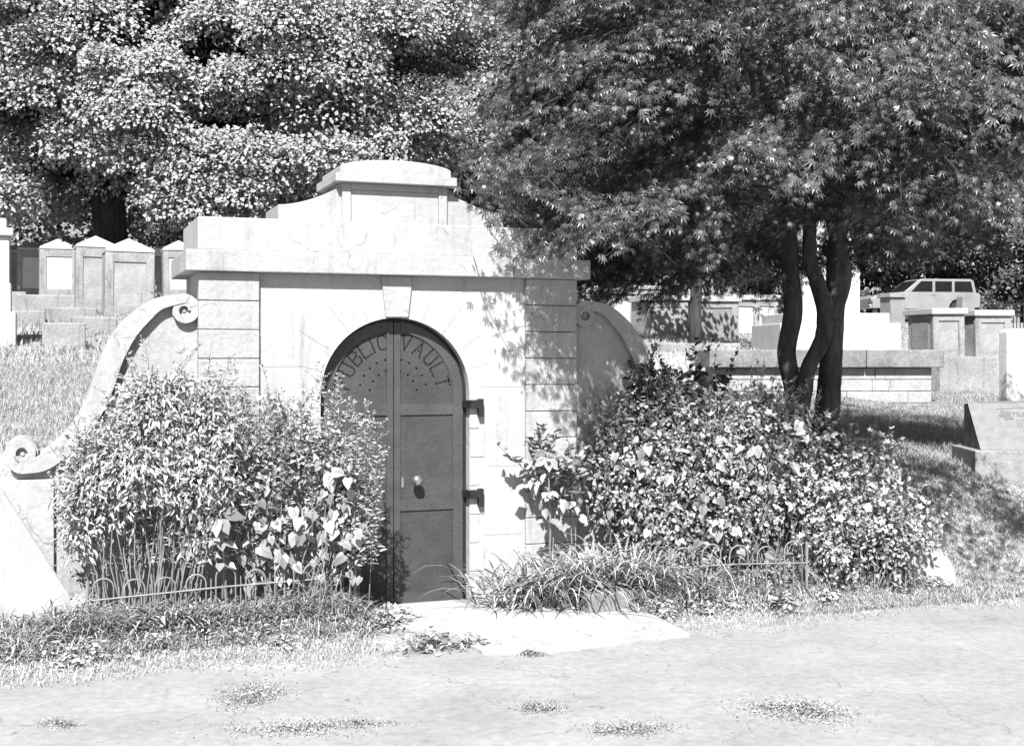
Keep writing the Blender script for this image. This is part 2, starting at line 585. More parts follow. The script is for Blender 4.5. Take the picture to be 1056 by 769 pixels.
def wing_curve():
    pts = []
    cx, cy = 190, 320                        # upper volute, from its eye outwards
    for t in np.linspace(1.25, 0, 40):
        a = math.radians(90 - 360 * t)
        r = 12.3 - 5.2 * t
        pts.append((cx + r * 1.05 * math.cos(a), cy - r * math.sin(a), 4.9 - 2.2 * t))
    mid = [pts[-1]] + PATH
    pts2 = []
    cx, cy = 23, 468                         # lower volute
    for t in np.linspace(0, 1.2, 40):
        a = math.radians(-90 - 360 * t)
        r = 14.2 - 6.0 * t
        pts2.append((cx + r * math.cos(a), cy - r * math.sin(a), 6.2 - 3.0 * t))
    mid = mid + [pts2[0]]
    m = catmull(mid, 7)
    allp = np.array(pts[:-1] + [tuple(x) for x in m] + pts2[1:])
    uz = np.array([px_plane(x, y, .02) for x, y, _ in allp])
    return uz[:, 0], uz[:, 1], allp[:, 2] / 150.0, len(pts) - 1, len(pts) - 1 + len(m)


wu, wz, ww, i0, i1 = wing_curve()
for s in (-1, 1):
    x = -s * wu * -1 if s == 1 else wu
    x = wu if s == -1 else -wu
    # wall under the band
    poly = [(x[j], wz[j] - .01) for j in range(i0, i1, 2)]
    e = 1.42 * s
    poly = [(e, -.1), (e, wz[i0])] + poly + [(x[i1 - 1] + s * .06, wz[i1 - 1] - .02), (x[i1 - 1] + s * .06, -.1)]
    if s == -1:
        poly = poly[::-1]
    mb = MB(); mb.prism(poly[::-1], .06, .40)
    wing = mb.build('scroll_wing', M_STONE, vault)
    # band of the scroll
    tx, tz = np.gradient(x), np.gradient(wz)
    L_ = np.hypot(tx, tz) + 1e-9
    nx, nz_ = -tz / L_, tx / L_
    k = len(x)
    yv = np.where((np.arange(k) < i0 - 1) | (np.arange(k) > i1), .006, .0)
    A1 = np.stack([x + nx * ww, yv, wz + nz_ * ww], 1); B1 = np.stack([x - nx * ww, yv, wz - nz_ * ww], 1)
    A2 = A1.copy(); A2[:, 1] = .43; B2 = B1.copy(); B2[:, 1] = .43
    V = np.concatenate([A1, B1, A2, B2])
    i = np.arange(k - 1)
    f = np.concatenate([np.stack([i, i + 1, i + 1 + k, i + k], 1), np.stack([i + 2 * k, i + 3 * k, i + 1 + 3 * k, i + 1 + 2 * k], 1),
                        np.stack([i, i + 2 * k, i + 1 + 2 * k, i + 1], 1), np.stack([i + k, i + 1 + k, i + 1 + 3 * k, i + 3 * k], 1)])
    mb = MB(); mb.add(V, f)
    bd = mb.build('scroll_band', M_STONE if s == 1 else M_WHITE, wing, bevel=.006)
    # discs at the back of the two volutes
    c1 = px_plane(190, 320, .02); c2 = px_plane(23, 468, .02)
    for (cu, cz), r in ((c1, .085), (c2, .10)):
        mb = MB()
        mb.lathe((-s * cu if s == 1 else cu, .04, cz), [(r, 0), (r, .34)], 24, 'y')
        mb.lathe((-s * cu if s == 1 else cu, .03, cz), [(.012, 0), (.02, .012)], 10, 'y')
        mb.build('volute_eye', M_STONE, wing)
    # small pedestal the lower volute rests on
    mb = MB()
    cu = c2[0] if s == -1 else -c2[0]
    mb.box(cu - .16, cu + .2, .02, .42, -.1, c2[1] - .175) if s == -1 else mb.box(cu - .2, cu + .16, .02, .42, -.1, c2[1] - .175)
    mb.build('scroll_pedestal', M_STONE, wing, bevel=.006)

# ---- iron double door
DV = .10                   # the door stands this far inside the arch
mb = MB()
fr = [(AR * math.cos(a), SP + AR * math.sin(a)) for a in np.linspace(math.pi, 0, 33)]
fo = [(-AR + .001, 0)] + [(x * .998, SP + (z - SP) * .998) for x, z in fr] + [(AR - .001, 0)]
fi = [(-AR + .022, 0)] + [(x * .962, SP + (z - SP) * .962) for x, z in fr] + [(AR - .022, 0)]
k = len(fo)
V = [(a, DV - .02, b) for a, b in fo] + [(a, DV - .02, b) for a, b in fi] + [(a, DV + .06, b) for a, b in fo] + [(a, DV + .06, b) for a, b in fi]
fs = []
for i in range(k - 1):
    fs += [(i, i + k, i + k + 1, i + 1), (i + k, i + 3 * k, i + 3 * k + 1, i + k + 1)]
mb.add(V, fs)
mb.build('door_frame', M_BLACK, vault)
mb = MB(); mb.box(-.62, .62, .2, .31, -.1, 2.2)
mb.build('dark_interior', M_BLACK, vault)

R_OUT = AR - .024
GLY = {'P': [[(0, 0), (0, 7)], [(0, 7), (3, 7), (4, 5.5), (3, 4), (0, 4)]],
       'U': [[(0, 7), (0, 1.2), (1.2, 0), (3, 0), (4, 1.2), (4, 7)]],
       'B': [[(0, 0), (0, 7)], [(0, 7), (3, 7), (3.8, 5.5), (3, 3.8), (0, 3.8)], [(3, 3.8), (4, 2), (3, 0), (0, 0)]],
       'L': [[(0, 7), (0, 0), (4, 0)]], 'I': [[(2, 7), (2, 0)]],
       'C': [[(4, 5.8), (3, 7), (1.2, 7), (0, 5.5), (0, 1.5), (1.2, 0), (3, 0), (4, 1.2)]],
       'V': [[(0, 7), (2, 0), (4, 7)]], 'A': [[(0, 0), (2, 7), (4, 0)], [(.9, 2.5), (3.1, 2.5)]],
       'T': [[(0, 7), (4, 7)], [(2, 7), (2, 0)]]}


def dots(pl, step):
    out = []
    for q in pl:
        q = np.asarray(q, float)
        seg = np.hypot(*np.diff(q, axis=0).T); Ls = np.concatenate([[0], np.cumsum(seg)])
        m = max(1, round(Ls[-1] / step))
        for t in np.linspace(0, Ls[-1], m + 1):
            out.append((np.interp(t, Ls, q[:, 0]), np.interp(t, Ls, q[:, 1])))
    keep = []
    for p in out:
        if all(math.hypot(p[0] - r[0], p[1] - r[1]) > step * .55 for r in keep):
            keep.append(p)
    return keep


LET_L = [('P', 78), ('U', 62.5), ('B', 47), ('L', 33.5), ('I', 24), ('C', 12.5)]
LET_R = [('V', 14.5), ('A', 31), ('U', 47), ('L', 62), ('T', 77)]
for s in (-1, 1):
    g = .0035
    # leaf outline
    def outline(r, x_in, zb):
        a0 = math.acos(min(1, x_in / r))
        pts = [(x_in, zb), (r, zb)] + [(r * math.cos(a), SP + r * math.sin(a)) for a in np.linspace(0, a0, 26)]
        return pts
    pl = [(s * a, b) for a, b in outline(R_OUT, g, .012)]
    if s == -1:
        pl = pl[::-1]
    mb = MB(); mb.prism(pl, DV, DV + .03)
    leaf = mb.build('door_leaf', M_IRON, vault)
    # perimeter band, stiles, rails
    mb = MB()
    rb = R_OUT - .078
    a0 = math.acos((g + .05) / R_OUT); a1 = math.acos((g + .05) / rb)
    o_ = [(R_OUT * math.cos(t * a0), SP + R_OUT * math.sin(t * a0)) for t in np.linspace(0, 1, 26)]
    n_ = [(rb * math.cos(t * a1), SP + rb * math.sin(t * a1)) for t in np.linspace(0, 1, 26)]
    pl = o_ + n_[::-1]
    pl = [(s * a, b) for a, b in pl]
    if s == -1:
        pl = pl[::-1]
    mb.prism(pl, DV - .012, DV + .001)

    def bar(x0, x1, z0, z1, y0=DV - .012):
        a, b = sorted((s * x0, s * x1))
        mb.box(a, b, y0, DV + .001, z0, z1)
    bar(rb, R_OUT, .012, SP)                     # hinge stile
    bar(g, g + .048, .012, SP + R_OUT - .006)     # meeting stile
    bar(g + .049, rb - .001, 1.415, 1.50, DV - .0115)
    bar(g + .049, rb - .001, .70, .785, DV - .0115)
    bar(g + .049, rb - .001, .012, .085, DV - .0115)
    rv = [(g + .024, z) for z in np.arange(.1, 2.0, .155)] + [(rb + .04, z) for z in np.arange(.1, 1.55, .155)]
    rv += [(x, z) for z in (1.4575, .7425) for x in np.arange(.1, rb, .095)]
    rv += [((rb + .04) * math.cos(a), SP + (rb + .04) * math.sin(a)) for a in np.linspace(.12, 1.38, 9)]
    for x, z in rv:
        mb.lathe((s * x, DV - .012, z), [(.003, -.005), (.006, -.003), (.008, .002)], 8, 'y')
    mb.build('iron_straps', M_IRON2, leaf)
    # lettering of discs, painted black for the shade inside punched holes
    def punch(nm, hs):
        mb = MB()
        for x, z, r in hs:
            mb.lathe((x, DV - .002, z), [(r, 0), (r, .003)], 8, 'y')
        mb.build(nm, M_HOLE_DARK, leaf)

    for ch, an in (LET_L if s == -1 else LET_R):
        a = math.radians(an) * s
        R0 = .338
        hs = []
        for x, z in dots(GLY[ch], 1.2):
            lx, lz = (x - 2) * .0162, z * .0152
            rr = R0 + lz
            hs.append((rr * math.sin(a) + lx * math.cos(a), SP + rr * math.cos(a) - lx * math.sin(a), .0066))
        punch('hole_disc_letter', hs)
    for R0, al in ((.262, (14, 28, 43, 58, 74)), (.182, (18, 38, 58, 80))):
        punch('vent_hole_discs', [(R0 * math.sin(math.radians(an) * s), SP + R0 * math.cos(math.radians(an)), .0075) for an in al])
    if s == 1:
        mb = MB()
        mb.lathe((.165, DV, .93), [(.02, -.012), (.02, -.03), (.013, -.035), (.013, -.045), (.028, -.052), (.04, -.068), (.042, -.082), (.034, -.1), (.018, -.11), (.004, -.112)][::-1], 20, 'y')
        mb.build('door_knob', M_BRASS, leaf, smooth=True)
        mb = MB(); mb.box(.062, .08, DV - .006, DV + .001, .875, .95)
        mb.build('keyhole_plate', M_BRASS, leaf)
# hinge blocks in the right jamb
for z in (1.475, .80):
    mb = MB()
    mb.box(AR - .03, AR + .085, -.05, -.02, z - .012, z + .05)
    mb.box(AR + .06, AR + .098, -.052, .02, z - .075, z + .058)
    mb.box(AR - .03, AR - .002, -.05, DV, z - .01, z + .048)
    mb.build('hinge', M_BLACK, vault, bevel=.004)
mb = MB(); mb.box(-AR + .002, AR - .002, -.05, .2, -.1, .0115)
mb.build('threshold', M_STONE, vault, bevel=.006)

# ------------------------------------------------------------------ low stone pieces near the vault
M_KERB = mat('pale kerb stone', .30, .38, 2.4, .9, .2, 40, fine=.06)
M_GREY = mat('grey grave stone', .17, .25, 3.0, .85, .4, 30, fine=.15)
M_MARB = mat('white marble', .42, .52, 2.5, .6, .15, 20, fine=.05, streak=.15)
M_MID = mat('grey limestone tomb', .19, .32, 1.8, .9, .5, 20, fine=.16, streak=.4)
M_SHADESTONE = mat('rough stone in shade', .07, .17, 5, .95, .9, 18, fine=.3)  # shade of the gravestone's rough left side put into the colour


def slab(name, quad, zb, m, label, cat):
    """block under a sloping quad of world points"""
    q = np.array(quad, float)
    b = q.copy(); b[:, 2] = zb
    V = np.concatenate([q, b])
    mb = MB(); mb.add(V, [(0, 1, 2, 3), (7, 6, 5, 4), (0, 4, 5, 1), (1, 5, 6, 2), (2, 6, 7, 3), (3, 7, 4, 0)])
    c = q.mean(0); c[2] = zb
    return tag(mb.build(name, m, bevel=.02, origin=c), label, cat)


a = px(-2, 494, 8.40); b_ = px(93, 643, 8.32); c_ = px(38, 655, 8.02); d_ = px(-2, 598, 8.02)
e1 = a + (a - b_) * .75; e2 = d_ + (a - b_) * .75
slab('sloping_buttress', [e2, c_, b_, e1], -.15, M_KERB, 'broad whitewashed sloping stone slab below the left scroll', 'buttress')

mb = MB()
p0, p1 = px(935, 552, 10.0), px(984, 588, 9.95)
cv = catmull([p0 + [-.25, .1, .02], p0, px(962, 563, 9.98), p1, p1 + [.02, -.02, -.2]], 5)
sd_ = np.array([-.03, -.10, -.03])
rows = []
for i, q in enumerate(cv):
    rows.append([q + sd_ * .8, q + [0, 0, .02], q - sd_ * .8, q - sd_ * .8 - [0, 0, .5], q + sd_ * .8 - [0, 0, .5]])
k = len(rows); V = np.array(rows).reshape(-1, 3)
fs = [(i * 5 + j, i * 5 + (j + 1) % 5, (i + 1) * 5 + (j + 1) % 5, (i + 1) * 5 + j) for i in range(k - 1) for j in range(5)]
mb.add(V, fs + [(4, 3, 2, 1, 0), tuple((k - 1) * 5 + j for j in range(5))])
tag(mb.build('kerb_end', M_KERB, bevel=.01, origin=tuple(p0 - [0, 0, .5])), 'curved white kerb end poking out of the flowers on the right bank', 'kerb')

mb = MB(); q = px(628, 618, 9.05)
mb.box(-.19, .19, -.05, .06, -.1, .14)
o = mb.build('edging_block', M_GREY, bevel=.012); o.location = (q[0], q[1], .03); o.rotation_euler = (0, 0, TH + .05)
tag(o, 'grey stone edging block under the arching lily leaves by the apron', 'edging stone')


# ------------------------------------------------------------------ grave stones and tombs
def local_thing(name, label, cat, x, y, Y, rz, group=None, sink=0.0):
    q = px(x, y, Y)
    return thing(name, label, cat, (q[0], q[1], q[2] - sink), rz, group)


# slant-faced stone on the right
t = local_thing('slant_gravestone', 'slant faced granite gravestone with engraved inscription at the right edge', 'gravestone', 1050, 486, 11.6, math.radians(-4))
mb = MB(); mb.box(-.43, .75, -.15, .62, -.35, .20)
mb.build('base', mat('pale granite base', .19, .28, 6, .9, .5, 30, fine=.2), t, bevel=.01)
mb = MB()
prof = [(-.08, .201), (.44, .201), (.44, .62), (.30, .635)]     # y, z
V = [(-.36, y, z) for y, z in prof] + [(.68, y, z) for y, z in prof]
# shallow arched top line
V = []
NX = 14
for i in range(NX + 1):
    x = -.36 + 1.04 * i / NX
    up = .035 * math.sin(math.pi * i / NX)
    V += [(x, -.08, .201), (x, .44, .201), (x, .44, .60 + up), (x, .33, .615)]
fs = [(3, 2, 1, 0), tuple(NX * 4 + j for j in range(4))]
for i in range(NX):
    for j in range(4):
        q = (j + 1) % 4
        fs.append((i * 4 + j, i * 4 + q, i * 4 + 4 + q, i * 4 + 4 + j))
mb.add(V, fs)
st_ = mb.build('stone', mat('grey granite', .15, .20, 14, .6, .15, 40, fine=.18), t)
# quarry-faced left side, its shade put into a darker colour, a few mm proud
mb = MB(); mb.add([(-.364, -.075, .205), (-.364, .435, .205), (-.364, .435, .598), (-.364, .332, .612), (-.36, -.075, .205)], [(3, 2, 1, 0)])
mb.build('shaded_rough_side', M_SHADESTONE, st_)
# sunk inscription: leaf ornament and rows of cut marks lying in the slanted face
e_y = np.array([0, .41, .414]); e_y /= np.linalg.norm(e_y)
nrm = np.array([0, -e_y[2], e_y[1]])
mb = MB()


def on_face(x, t_, w_, h_, d=.003):
    c = np.array([0, -.08, .201]) + e_y * t_ + nrm * d
    ex = np.array([1., 0, 0])
    c = c + ex * x
    mb.add([c - ex * w_ / 2 - e_y * h_ / 2, c + ex * w_ / 2 - e_y * h_ / 2, c + ex * w_ / 2 + e_y * h_ / 2, c - ex * w_ / 2 + e_y * h_ / 2], [(0, 1, 2, 3)])


for j, ch in enumerate(range(7)):
    x = .03 + j * .05
    on_face(x, .44, .007, .05); on_face(x + .018, .44 + .02 * (1 - 2 * (j % 2)), .03, .007); on_face(x + .034, .44, .006, .045)
for r_, n_ in ((.36, 8), (.325, 8), (.29, 5)):
    for j in range(n_):
        on_face(.05 + j * .028, r_, .016, .007); on_face(.046 + j * .028, r_ + .006, .005, .02)
for j in range(11):
    on_face(.2 + j * .03, .235, .02, .008)
for a in np.linspace(0, 1, 26):
    on_face(-.1 + .68 * a, .505 + .02 * math.sin(math.pi * a), .028, .006)
mb.build('inscription', mat('cut lettering', .10, .14, 9, .8), st_)
mb = MB()
c = np.array([-.04, -.08, .201]) + e_y * .425 + nrm * .004
lf = []
for a in np.linspace(0, 2 * math.pi, 16, endpoint=False):
    r1 = .062 * (1 + .25 * math.cos(5 * a)); d1 = math.cos(a) * r1; d2 = math.sin(a) * r1 * .75
    lf.append(c + np.array([1, 0, 0]) * (d1 * .8 + d2 * .5) + e_y * (d2 - d1 * .6))
mb.add(lf, [tuple(range(16))])
mb.build('carved_leaf', mat('cut lettering', .10, .14), st_)

t = local_thing('flat_marker', 'low grey footstone half hidden behind the white flowers', 'footstone', 900, 486, 10.9, math.radians(6))
mb = MB(); mb.box(-.27, .22, -.1, .18, -.3, .26)
mb.build('stone', M_MID, t, bevel=.012)


def box_tomb(x, y, Y, wd, dp, h, label, panel='plain', roof='pyramid', m=None, rz=TH, group='box tombs behind the vault', side_panel=False):
    t = local_thing('box_tomb', label, 'tomb', x, y, Y, rz, group)
    t.rotation_euler = (random.uniform(-.02, .02), random.uniform(-.022, .022), rz + random.uniform(-.05, .05))
    m = m or M_MID
    mb = MB(); mb.box(-wd / 2, wd / 2, 0, dp, -.5, h)
    body = mb.build('body', m, t, bevel=.012)
    mb = MB()
    # raised frame round the panel on the front
    b = wd * .16
    z0, z1 = h * .16, h * .84
    mb.box(-wd / 2 - .012, -wd / 2 + b, -.03, .02, -.3, h - .003); mb.box(wd / 2 - b, wd / 2 + .012, -.03, .02, -.3, h - .003)
    mb.box(-wd / 2 + b, wd / 2 - b, -.029, .02, z1, h - .004); mb.box(-wd / 2 + b, wd / 2 - b, -.029, .02, -.3, z0)
    mb.build('panel_frame', m, t, bevel=.006)
    pm = {'plain': mat('tomb panel', .22, .33, 3, .9, .4, fine=.12, streak=.35), 'white': M_MARB, 'grey': M_GREY}[panel]
    mb = MB(); mb.box(-wd / 2 + b + .002, wd / 2 - b - .002, -.008, .03, z0, z1)
    mb.build('tablet', pm, t)
    if side_panel:
        mb = MB(); mb.box(-wd / 2 - .01, -wd / 2 + .02, dp * .16, dp * .84, h * .12, h * .84)
        mb.build('side_tablet', M_GREY, t)
    o = .012
    if roof == 'pyramid':
        mb = MB()
        x0, x1, y0, y1 = -wd / 2 - o, wd / 2 + o, -.03 - o, dp + o
        z = h + .05; ap = h + .05 + wd * .27
        V = [(x0, y0, h), (x1, y0, h), (x1, y1, h), (x0, y1, h), (x0, y0, z), (x1, y0, z), (x1, y1, z), (x0, y1, z), (0, (y0 + y1) / 2 - .12, ap), (0, (y0 + y1) / 2 + .12, ap)]
        mb.add(V, [(3, 2, 1, 0), (0, 1, 5, 4), (1, 2, 6, 5), (2, 3, 7, 6), (3, 0, 4, 7), (4, 5, 8), (6, 7, 9), (5, 6, 9, 8), (7, 4, 8, 9)])
        mb.build('roof', mat('tomb roof stone', .3, .38, 3, .9, .3, fine=.08), t)
    else:
        mb = MB(); mb.box(-wd / 2 - .06, wd / 2 + .06, -.07, dp + .06, h, h + .1)
        mb.build('top_slab', mat('tomb roof stone', .3, .38, 3, .9, .3, fine=.08), t, bevel=.012)
    return t


# left row (px of the front centre, base row, distance)
box_tomb(133.5, 326, 22, .80, .95, 1.12, 'grey box tomb with pyramid roof and plain sunk panel nearest the vault corner', 'plain')
box_tomb(99, 318, 24.2, .72, .85, 1.17, 'grey pyramid roofed tomb directly in front of the big trunk', 'plain')
box_tomb(61, 306, 26.5, .74, .8, 1.0, 'pyramid roofed tomb with square white marble tablet left of big trunk', 'white')
box_tomb(32, 305, 29, .6, .7, 1.05, 'pyramid roofed tomb with narrow white tablet near white corner monument', 'white')
box_tomb(16, 300, 31, .62, .7, .95, 'dim grey pyramid roofed tomb touching the white corner monument', 'grey')
box_tomb(186, 306, 24.5, .60, .7, .9, 'white tableted tomb peeping out past the cornice end', 'white')
t = local_thing('flat_tomb', 'pale flat topped tomb between pyramid roof and cornice end', 'tomb', 166, 310, 27, TH)
mb = MB(); mb.box(-.32, .32, 0, .9, -.5, .95); mb.build('body', M_MID, t, bevel=.01)
mb = MB(); mb.box(-.4, .4, -.08, .98, .951, 1.12); mb.build('top_slab', M_MARB, t, bevel=.01)

kb = [(47, 322, 21.5, .95, .30, 'long grey kerb stone lying before the white tableted tomb'),
      (74, 335, 19.6, .75, .27, 'grey kerb stone with dark end standing on the left lawn'),
      (98, 348, 18.2, .62, .30, 'short kerb stone with dark end nearest the left scroll'),
      (14, 316, 22, .42, .26, 'small squared kerb stone beside the white corner monument'),
      (27, 334, 19, .55, .2, 'low flat kerb stone sunk in grass at the far left'),
      (66, 349, 15.9, .52, .2, 'low kerb stone buried to its top in left grass')]
for x, y, Y, wd, h, lab in kb:
    q = px(x, y, Y)
    mb = MB(); mb.box(-wd / 2, wd / 2, 0, .3, -.4, h)
    o = mb.build('kerb_stone', M_MID, bevel=.02); o.location = q; o.rotation_euler = (0, 0, TH + random.uniform(-.03, .12))
    tag(o, lab, 'kerb stone', 'kerb stones on the left lawn')

t = local_thing('marble_monument', 'tall white marble monument cut by the left frame edge', 'monument', -8, 350, 16, TH)
mb = MB(); mb.box(-.28, .28, -.05, .55, -.5, .35); mb.build('base', M_MARB, t, bevel=.015)
mb = MB(); mb.box(-.22, .22, .0, .5, .35, .72); mb.box(-.20, .20, .03, .47, .72, 1.32); mb.build('shaft', M_MARB, t, bevel=.012)
mb = MB(); mb.box(-.25, .25, -.03, .53, 1.32, 1.42); mb.box(-.17, .17, .04, .44, 1.42, 1.55); mb.build('cap', M_MARB, t, bevel=.02)

# middle and right tombs seen under the maple
box_tomb(690, 350, 23.5, .75, .9, .72, 'grey flat topped tomb left of the small dark trunk', 'plain', 'slab')
box_tomb(741, 350, 23.5, .8, .9, .7, 'grey flat topped tomb right of the small dark trunk', 'grey', 'slab')
box_tomb(768, 350, 25, .5, .7, .78, 'narrow tomb with white tablet near the leaning maple stem', 'white', 'slab')
box_tomb(790, 350, 25.5, .5, .7, .8, 'narrow white tableted tomb hidden behind the left maple stem', 'white', 'slab')
box_tomb(641, 342, 25, .55, .7, .75, 'white tableted tomb showing above the right scroll', 'white', 'slab')
box_tomb(612, 322, 30, .75, .8, .45, 'pale gabled tomb top showing beside the cornice end', 'white', 'pyramid', M_MARB)
box_tomb(978, 366, 20.5, .58, .66, .66, 'low box tomb with pale front tablet and dark side tablet', 'plain', 'slab', side_panel=True)
box_tomb(1024, 368, 21, .72, .7, .68, 'low box tomb with thin white top slab near right edge', 'plain', 'slab')
box_tomb(665, 330, 33, .8, .8, .8, 'far grey tomb deep under the hanging maple leaves', 'grey', 'slab')

t = local_thing('white_gravestone', 'plain white upright gravestone cut by the right frame edge', 'gravestone', 1052, 396, 15.5, TH)
mb = MB(); mb.prism([(-.2, -.4), (.3, -.4), (.3, .64), (.24, .68), (-.14, .68), (-.2, .64)], 0, .14); mb.build('tablet', M_MARB, t, bevel=.01)
t = local_thing('standing_stone', 'dark grey standing stone behind the low tombs at right', 'gravestone', 999, 330, 27, TH)
mb = MB(); mb.prism([(-.17, -.8), (.17, -.8), (.16, .5), (.09, .58), (-.09, .58), (-.16, .5)], 0, .2); mb.build('stone', M_GREY, t, bevel=.01)
t = local_thing('square_pillar', 'grey square gate pillar standing before the parked truck', 'pillar', 926, 330, 29, TH)
mb = MB(); mb.box(-.2, .2, 0, .4, -.8, .52); mb.build('shaft', M_GREY, t, bevel=.01)
mb = MB(); mb.box(-.25, .25, -.05, .45, .521, .62); mb.build('cap', M_MID, t, bevel=.01)

# obelisk on stepped base
t = local_thing('obelisk', 'white marble obelisk on broad stepped base behind the maple stems', 'obelisk', 865, 356, 19.5, math.radians(4))
mb = MB(); mb.box(-.95, .95, -.1, 1.6, -.5, .34); mb.box(-.82, .82, .03, 1.47, .34, .5); mb.build('stepped_base', M_MARB, t, bevel=.015)
mb = MB(); mb.box(-.46, .46, .35, 1.2, .5, 1.18); mb.build('die', M_MARB, t, bevel=.012)
mb = MB()
cy = .78
V = [(-.43, cy - .41, 1.181), (.43, cy - .41, 1.181), (.43, cy + .41, 1.181), (-.43, cy + .41, 1.181), (-.17, cy - .17, 2.75), (.17, cy - .17, 2.75), (.17, cy + .17, 2.75), (-.17, cy + .17, 2.75), (0, cy, 3.0)]
mb.add(V, [(3, 2, 1, 0), (0, 1, 5, 4), (1, 2, 6, 5), (2, 3, 7, 6), (3, 0, 4, 7), (4, 5, 8), (5, 6, 8), (6, 7, 8), (7, 4, 8)])
mb.build('shaft', M_MARB, t, bevel=.008)

# coped wall across the right lawn
M_BRICK = mat('pale rubble stone', .27, .37, 3, .9, .6, 18, fine=.12, streak=.2)
t = local_thing('coped_wall', 'low pale stone wall with heavy dark coping slabs behind the maple', 'wall', 852, 413, 17.6, math.radians(3))
mb = MB()
Lw = 1.52; zt = .46
# bricks, laid in courses with narrow joints over a mortar core
mb.box(-Lw, Lw, .06, .9, -.5, zt)
wallo = mb.build('core', mat('mortar', .2, .27, 5, .95, .4), t)
mb = MB()
for r in range(4):
    z = -.20 + r * .165
    x = -Lw
    while x < Lw - .03:
        b = min(x + random.uniform(.35, .9), Lw)
        if Lw - b < .15:
            b = Lw
        mb.box(x, b - .006, .03 + random.uniform(0, .012), .3, z, z + .158)
        x = b
mb.build('stonework', M_BRICK, t, bevel=.01)
mb = MB()
xs = [-1.66, -.62, .55, 1.66]
for a, b in zip(xs[:-1], xs[1:]):
    mb.box(a, b - .008, -.08, 1.0, zt + .001, zt + .25)
mb.build('coping', mat('mossy coping stone', .13, .24, 3, .9, .4, fine=.25), t, bevel=.015)

t = local_thing('terrace_edge', 'low pale stone terrace wall in front of the middle tombs', 'wall', 700, 371, 19.6, TH)
mb = MB(); mb.box(-1.25, 1.1, 0, .35, -.5, .26); mb.build('stone', M_MID, t, bevel=.015)
t = local_thing('lot_wall', 'long grey lot wall below the right hand low tombs', 'wall', 1004, 388, 19.4, TH)
mb = MB(); mb.box(-.62, .62, 0, .3, -.5, .30); mb.build('stone', M_MID, t, bevel=.012)

# iron railing, far right
t = local_thing('iron_railing', 'short dark iron railing far off at the right edge', 'railing', 1040, 326, 34, 0)
mb = MB(); mb.box(-.45, .45, -.01, .02, .0, .04); mb.box(-.45, .45, -.01, .02, .3, .34); mb.build('rails', M_BLACK, t)
for k in range(10):
    mb = MB(); mb.tube([(-.42 + k * .093, 0.02, -.6), (-.42 + k * .093, .02, .42)], .014, 6); mb.build('picket', M_BLACK, t)

# ------------------------------------------------------------------ parked truck (far right, side on, nose to the left)
M_PAINT = mat('pale truck paint', .19, .23, 2, .4, 0, spec=.4)
M_GLASS = mat('dark car glass', .008, .012, 3, .35, 0, spec=.15)
M_TYRE = mat('tyre rubber', .02, .03, 6, .9)
M_CHROME = mat('dull chrome', .4, .5, 6, .3, metal=.8)
tr = local_thing('parked_truck', 'pale sport utility truck parked nose left beyond the tombs', 'truck', 946, 330, 52, math.radians(8))
body = [(-2.3, .45), (-1.9, .45), (-1.85, .62), (-1.72, .78), (-1.5, .84), (-1.28, .78), (-1.15, .62), (-1.1, .42), (.95, .42), (1.0, .62), (1.14, .78), (1.36, .84), (1.58, .78), (1.72, .62), (1.76, .45), (2.3, .5), (2.33, 1.0), (2.25, 1.08), (-.95, 1.1), (-2.15, .98), (-2.32, .85)]
mb = MB(); mb.prism(body, -.85, .85); mb.build('body', M_PAINT, tr, bevel=.03)
mb = MB(); mb.prism([(-.95, 1.095), (2.2, 1.075), (2.08, 1.58), (1.95, 1.66), (-.15, 1.66), (-.3, 1.6)], -.76, .76); cab = mb.build('cabin', M_PAINT, tr, bevel=.03)
for q in ([(-.62, 1.14), (.28, 1.14), (.28, 1.56), (-.2, 1.56)], [(.40, 1.14), (1.12, 1.14), (1.12, 1.56), (.40, 1.56)], [(1.24, 1.14), (2.04, 1.13), (1.94, 1.56), (1.24, 1.56)]):
    mb = MB(); mb.prism(q, -.772, .772); mb.build('side_window', M_GLASS, cab)
mb = MB(); mb.add([(-.86, -.68, 1.14), (-.86, .68, 1.14), (-.305, .62, 1.59), (-.305, -.62, 1.59)], [(0, 3, 2, 1)])
o = mb.build('windscreen', M_GLASS, cab); o.location = (-.03, 0, .01)
for x in (-1.5, 1.36):
    for s in (-1, 1):
        y0 = s * .86
        mb = MB(); mb.lathe((x, y0 - .12 if s > 0 else y0 - .02 + .0, .36), [(.2, 0), (.35, .02), (.37, .07), (.35, .12), (.2, .14)], 24, 'y'); wh = mb.build('wheel', M_TYRE, tr, smooth=False)
        mb = MB(); mb.lathe((x, y0 - (.03 if s < 0 else .125), .36), [(.05, 0), (.2, .01), (.21, .15), (.05, .16)], 18, 'y'); mb.build('rim', M_CHROME, wh)
mb = MB(); mb.box(-2.42, -2.3, -.82, .82, .45, .6); mb.build('bumper', M_CHROME, tr, bevel=.02)
for s in (-1, 1):
    mb = MB(); mb.box(-2.345, -2.2, s * .66 - .13, s * .66 + .13, .72, .86); mb.build('headlight', M_CHROME, tr, bevel=.02)
mb = MB(); mb.box(.2, .38, -.868, -.85, .98, 1.02); mb.build('door_handle', M_CHROME, tr)


# ------------------------------------------------------------------ trees
M_BARK = mat('dark bark', .025, .07, 9, .95, 1.0, 18, fine=.3, stretch=(1, 1, .2))
M_BARKM = mat('maple bark', .035, .11, 9, .9, 1.0, 26, fine=.3, stretch=(1, 1, .3))


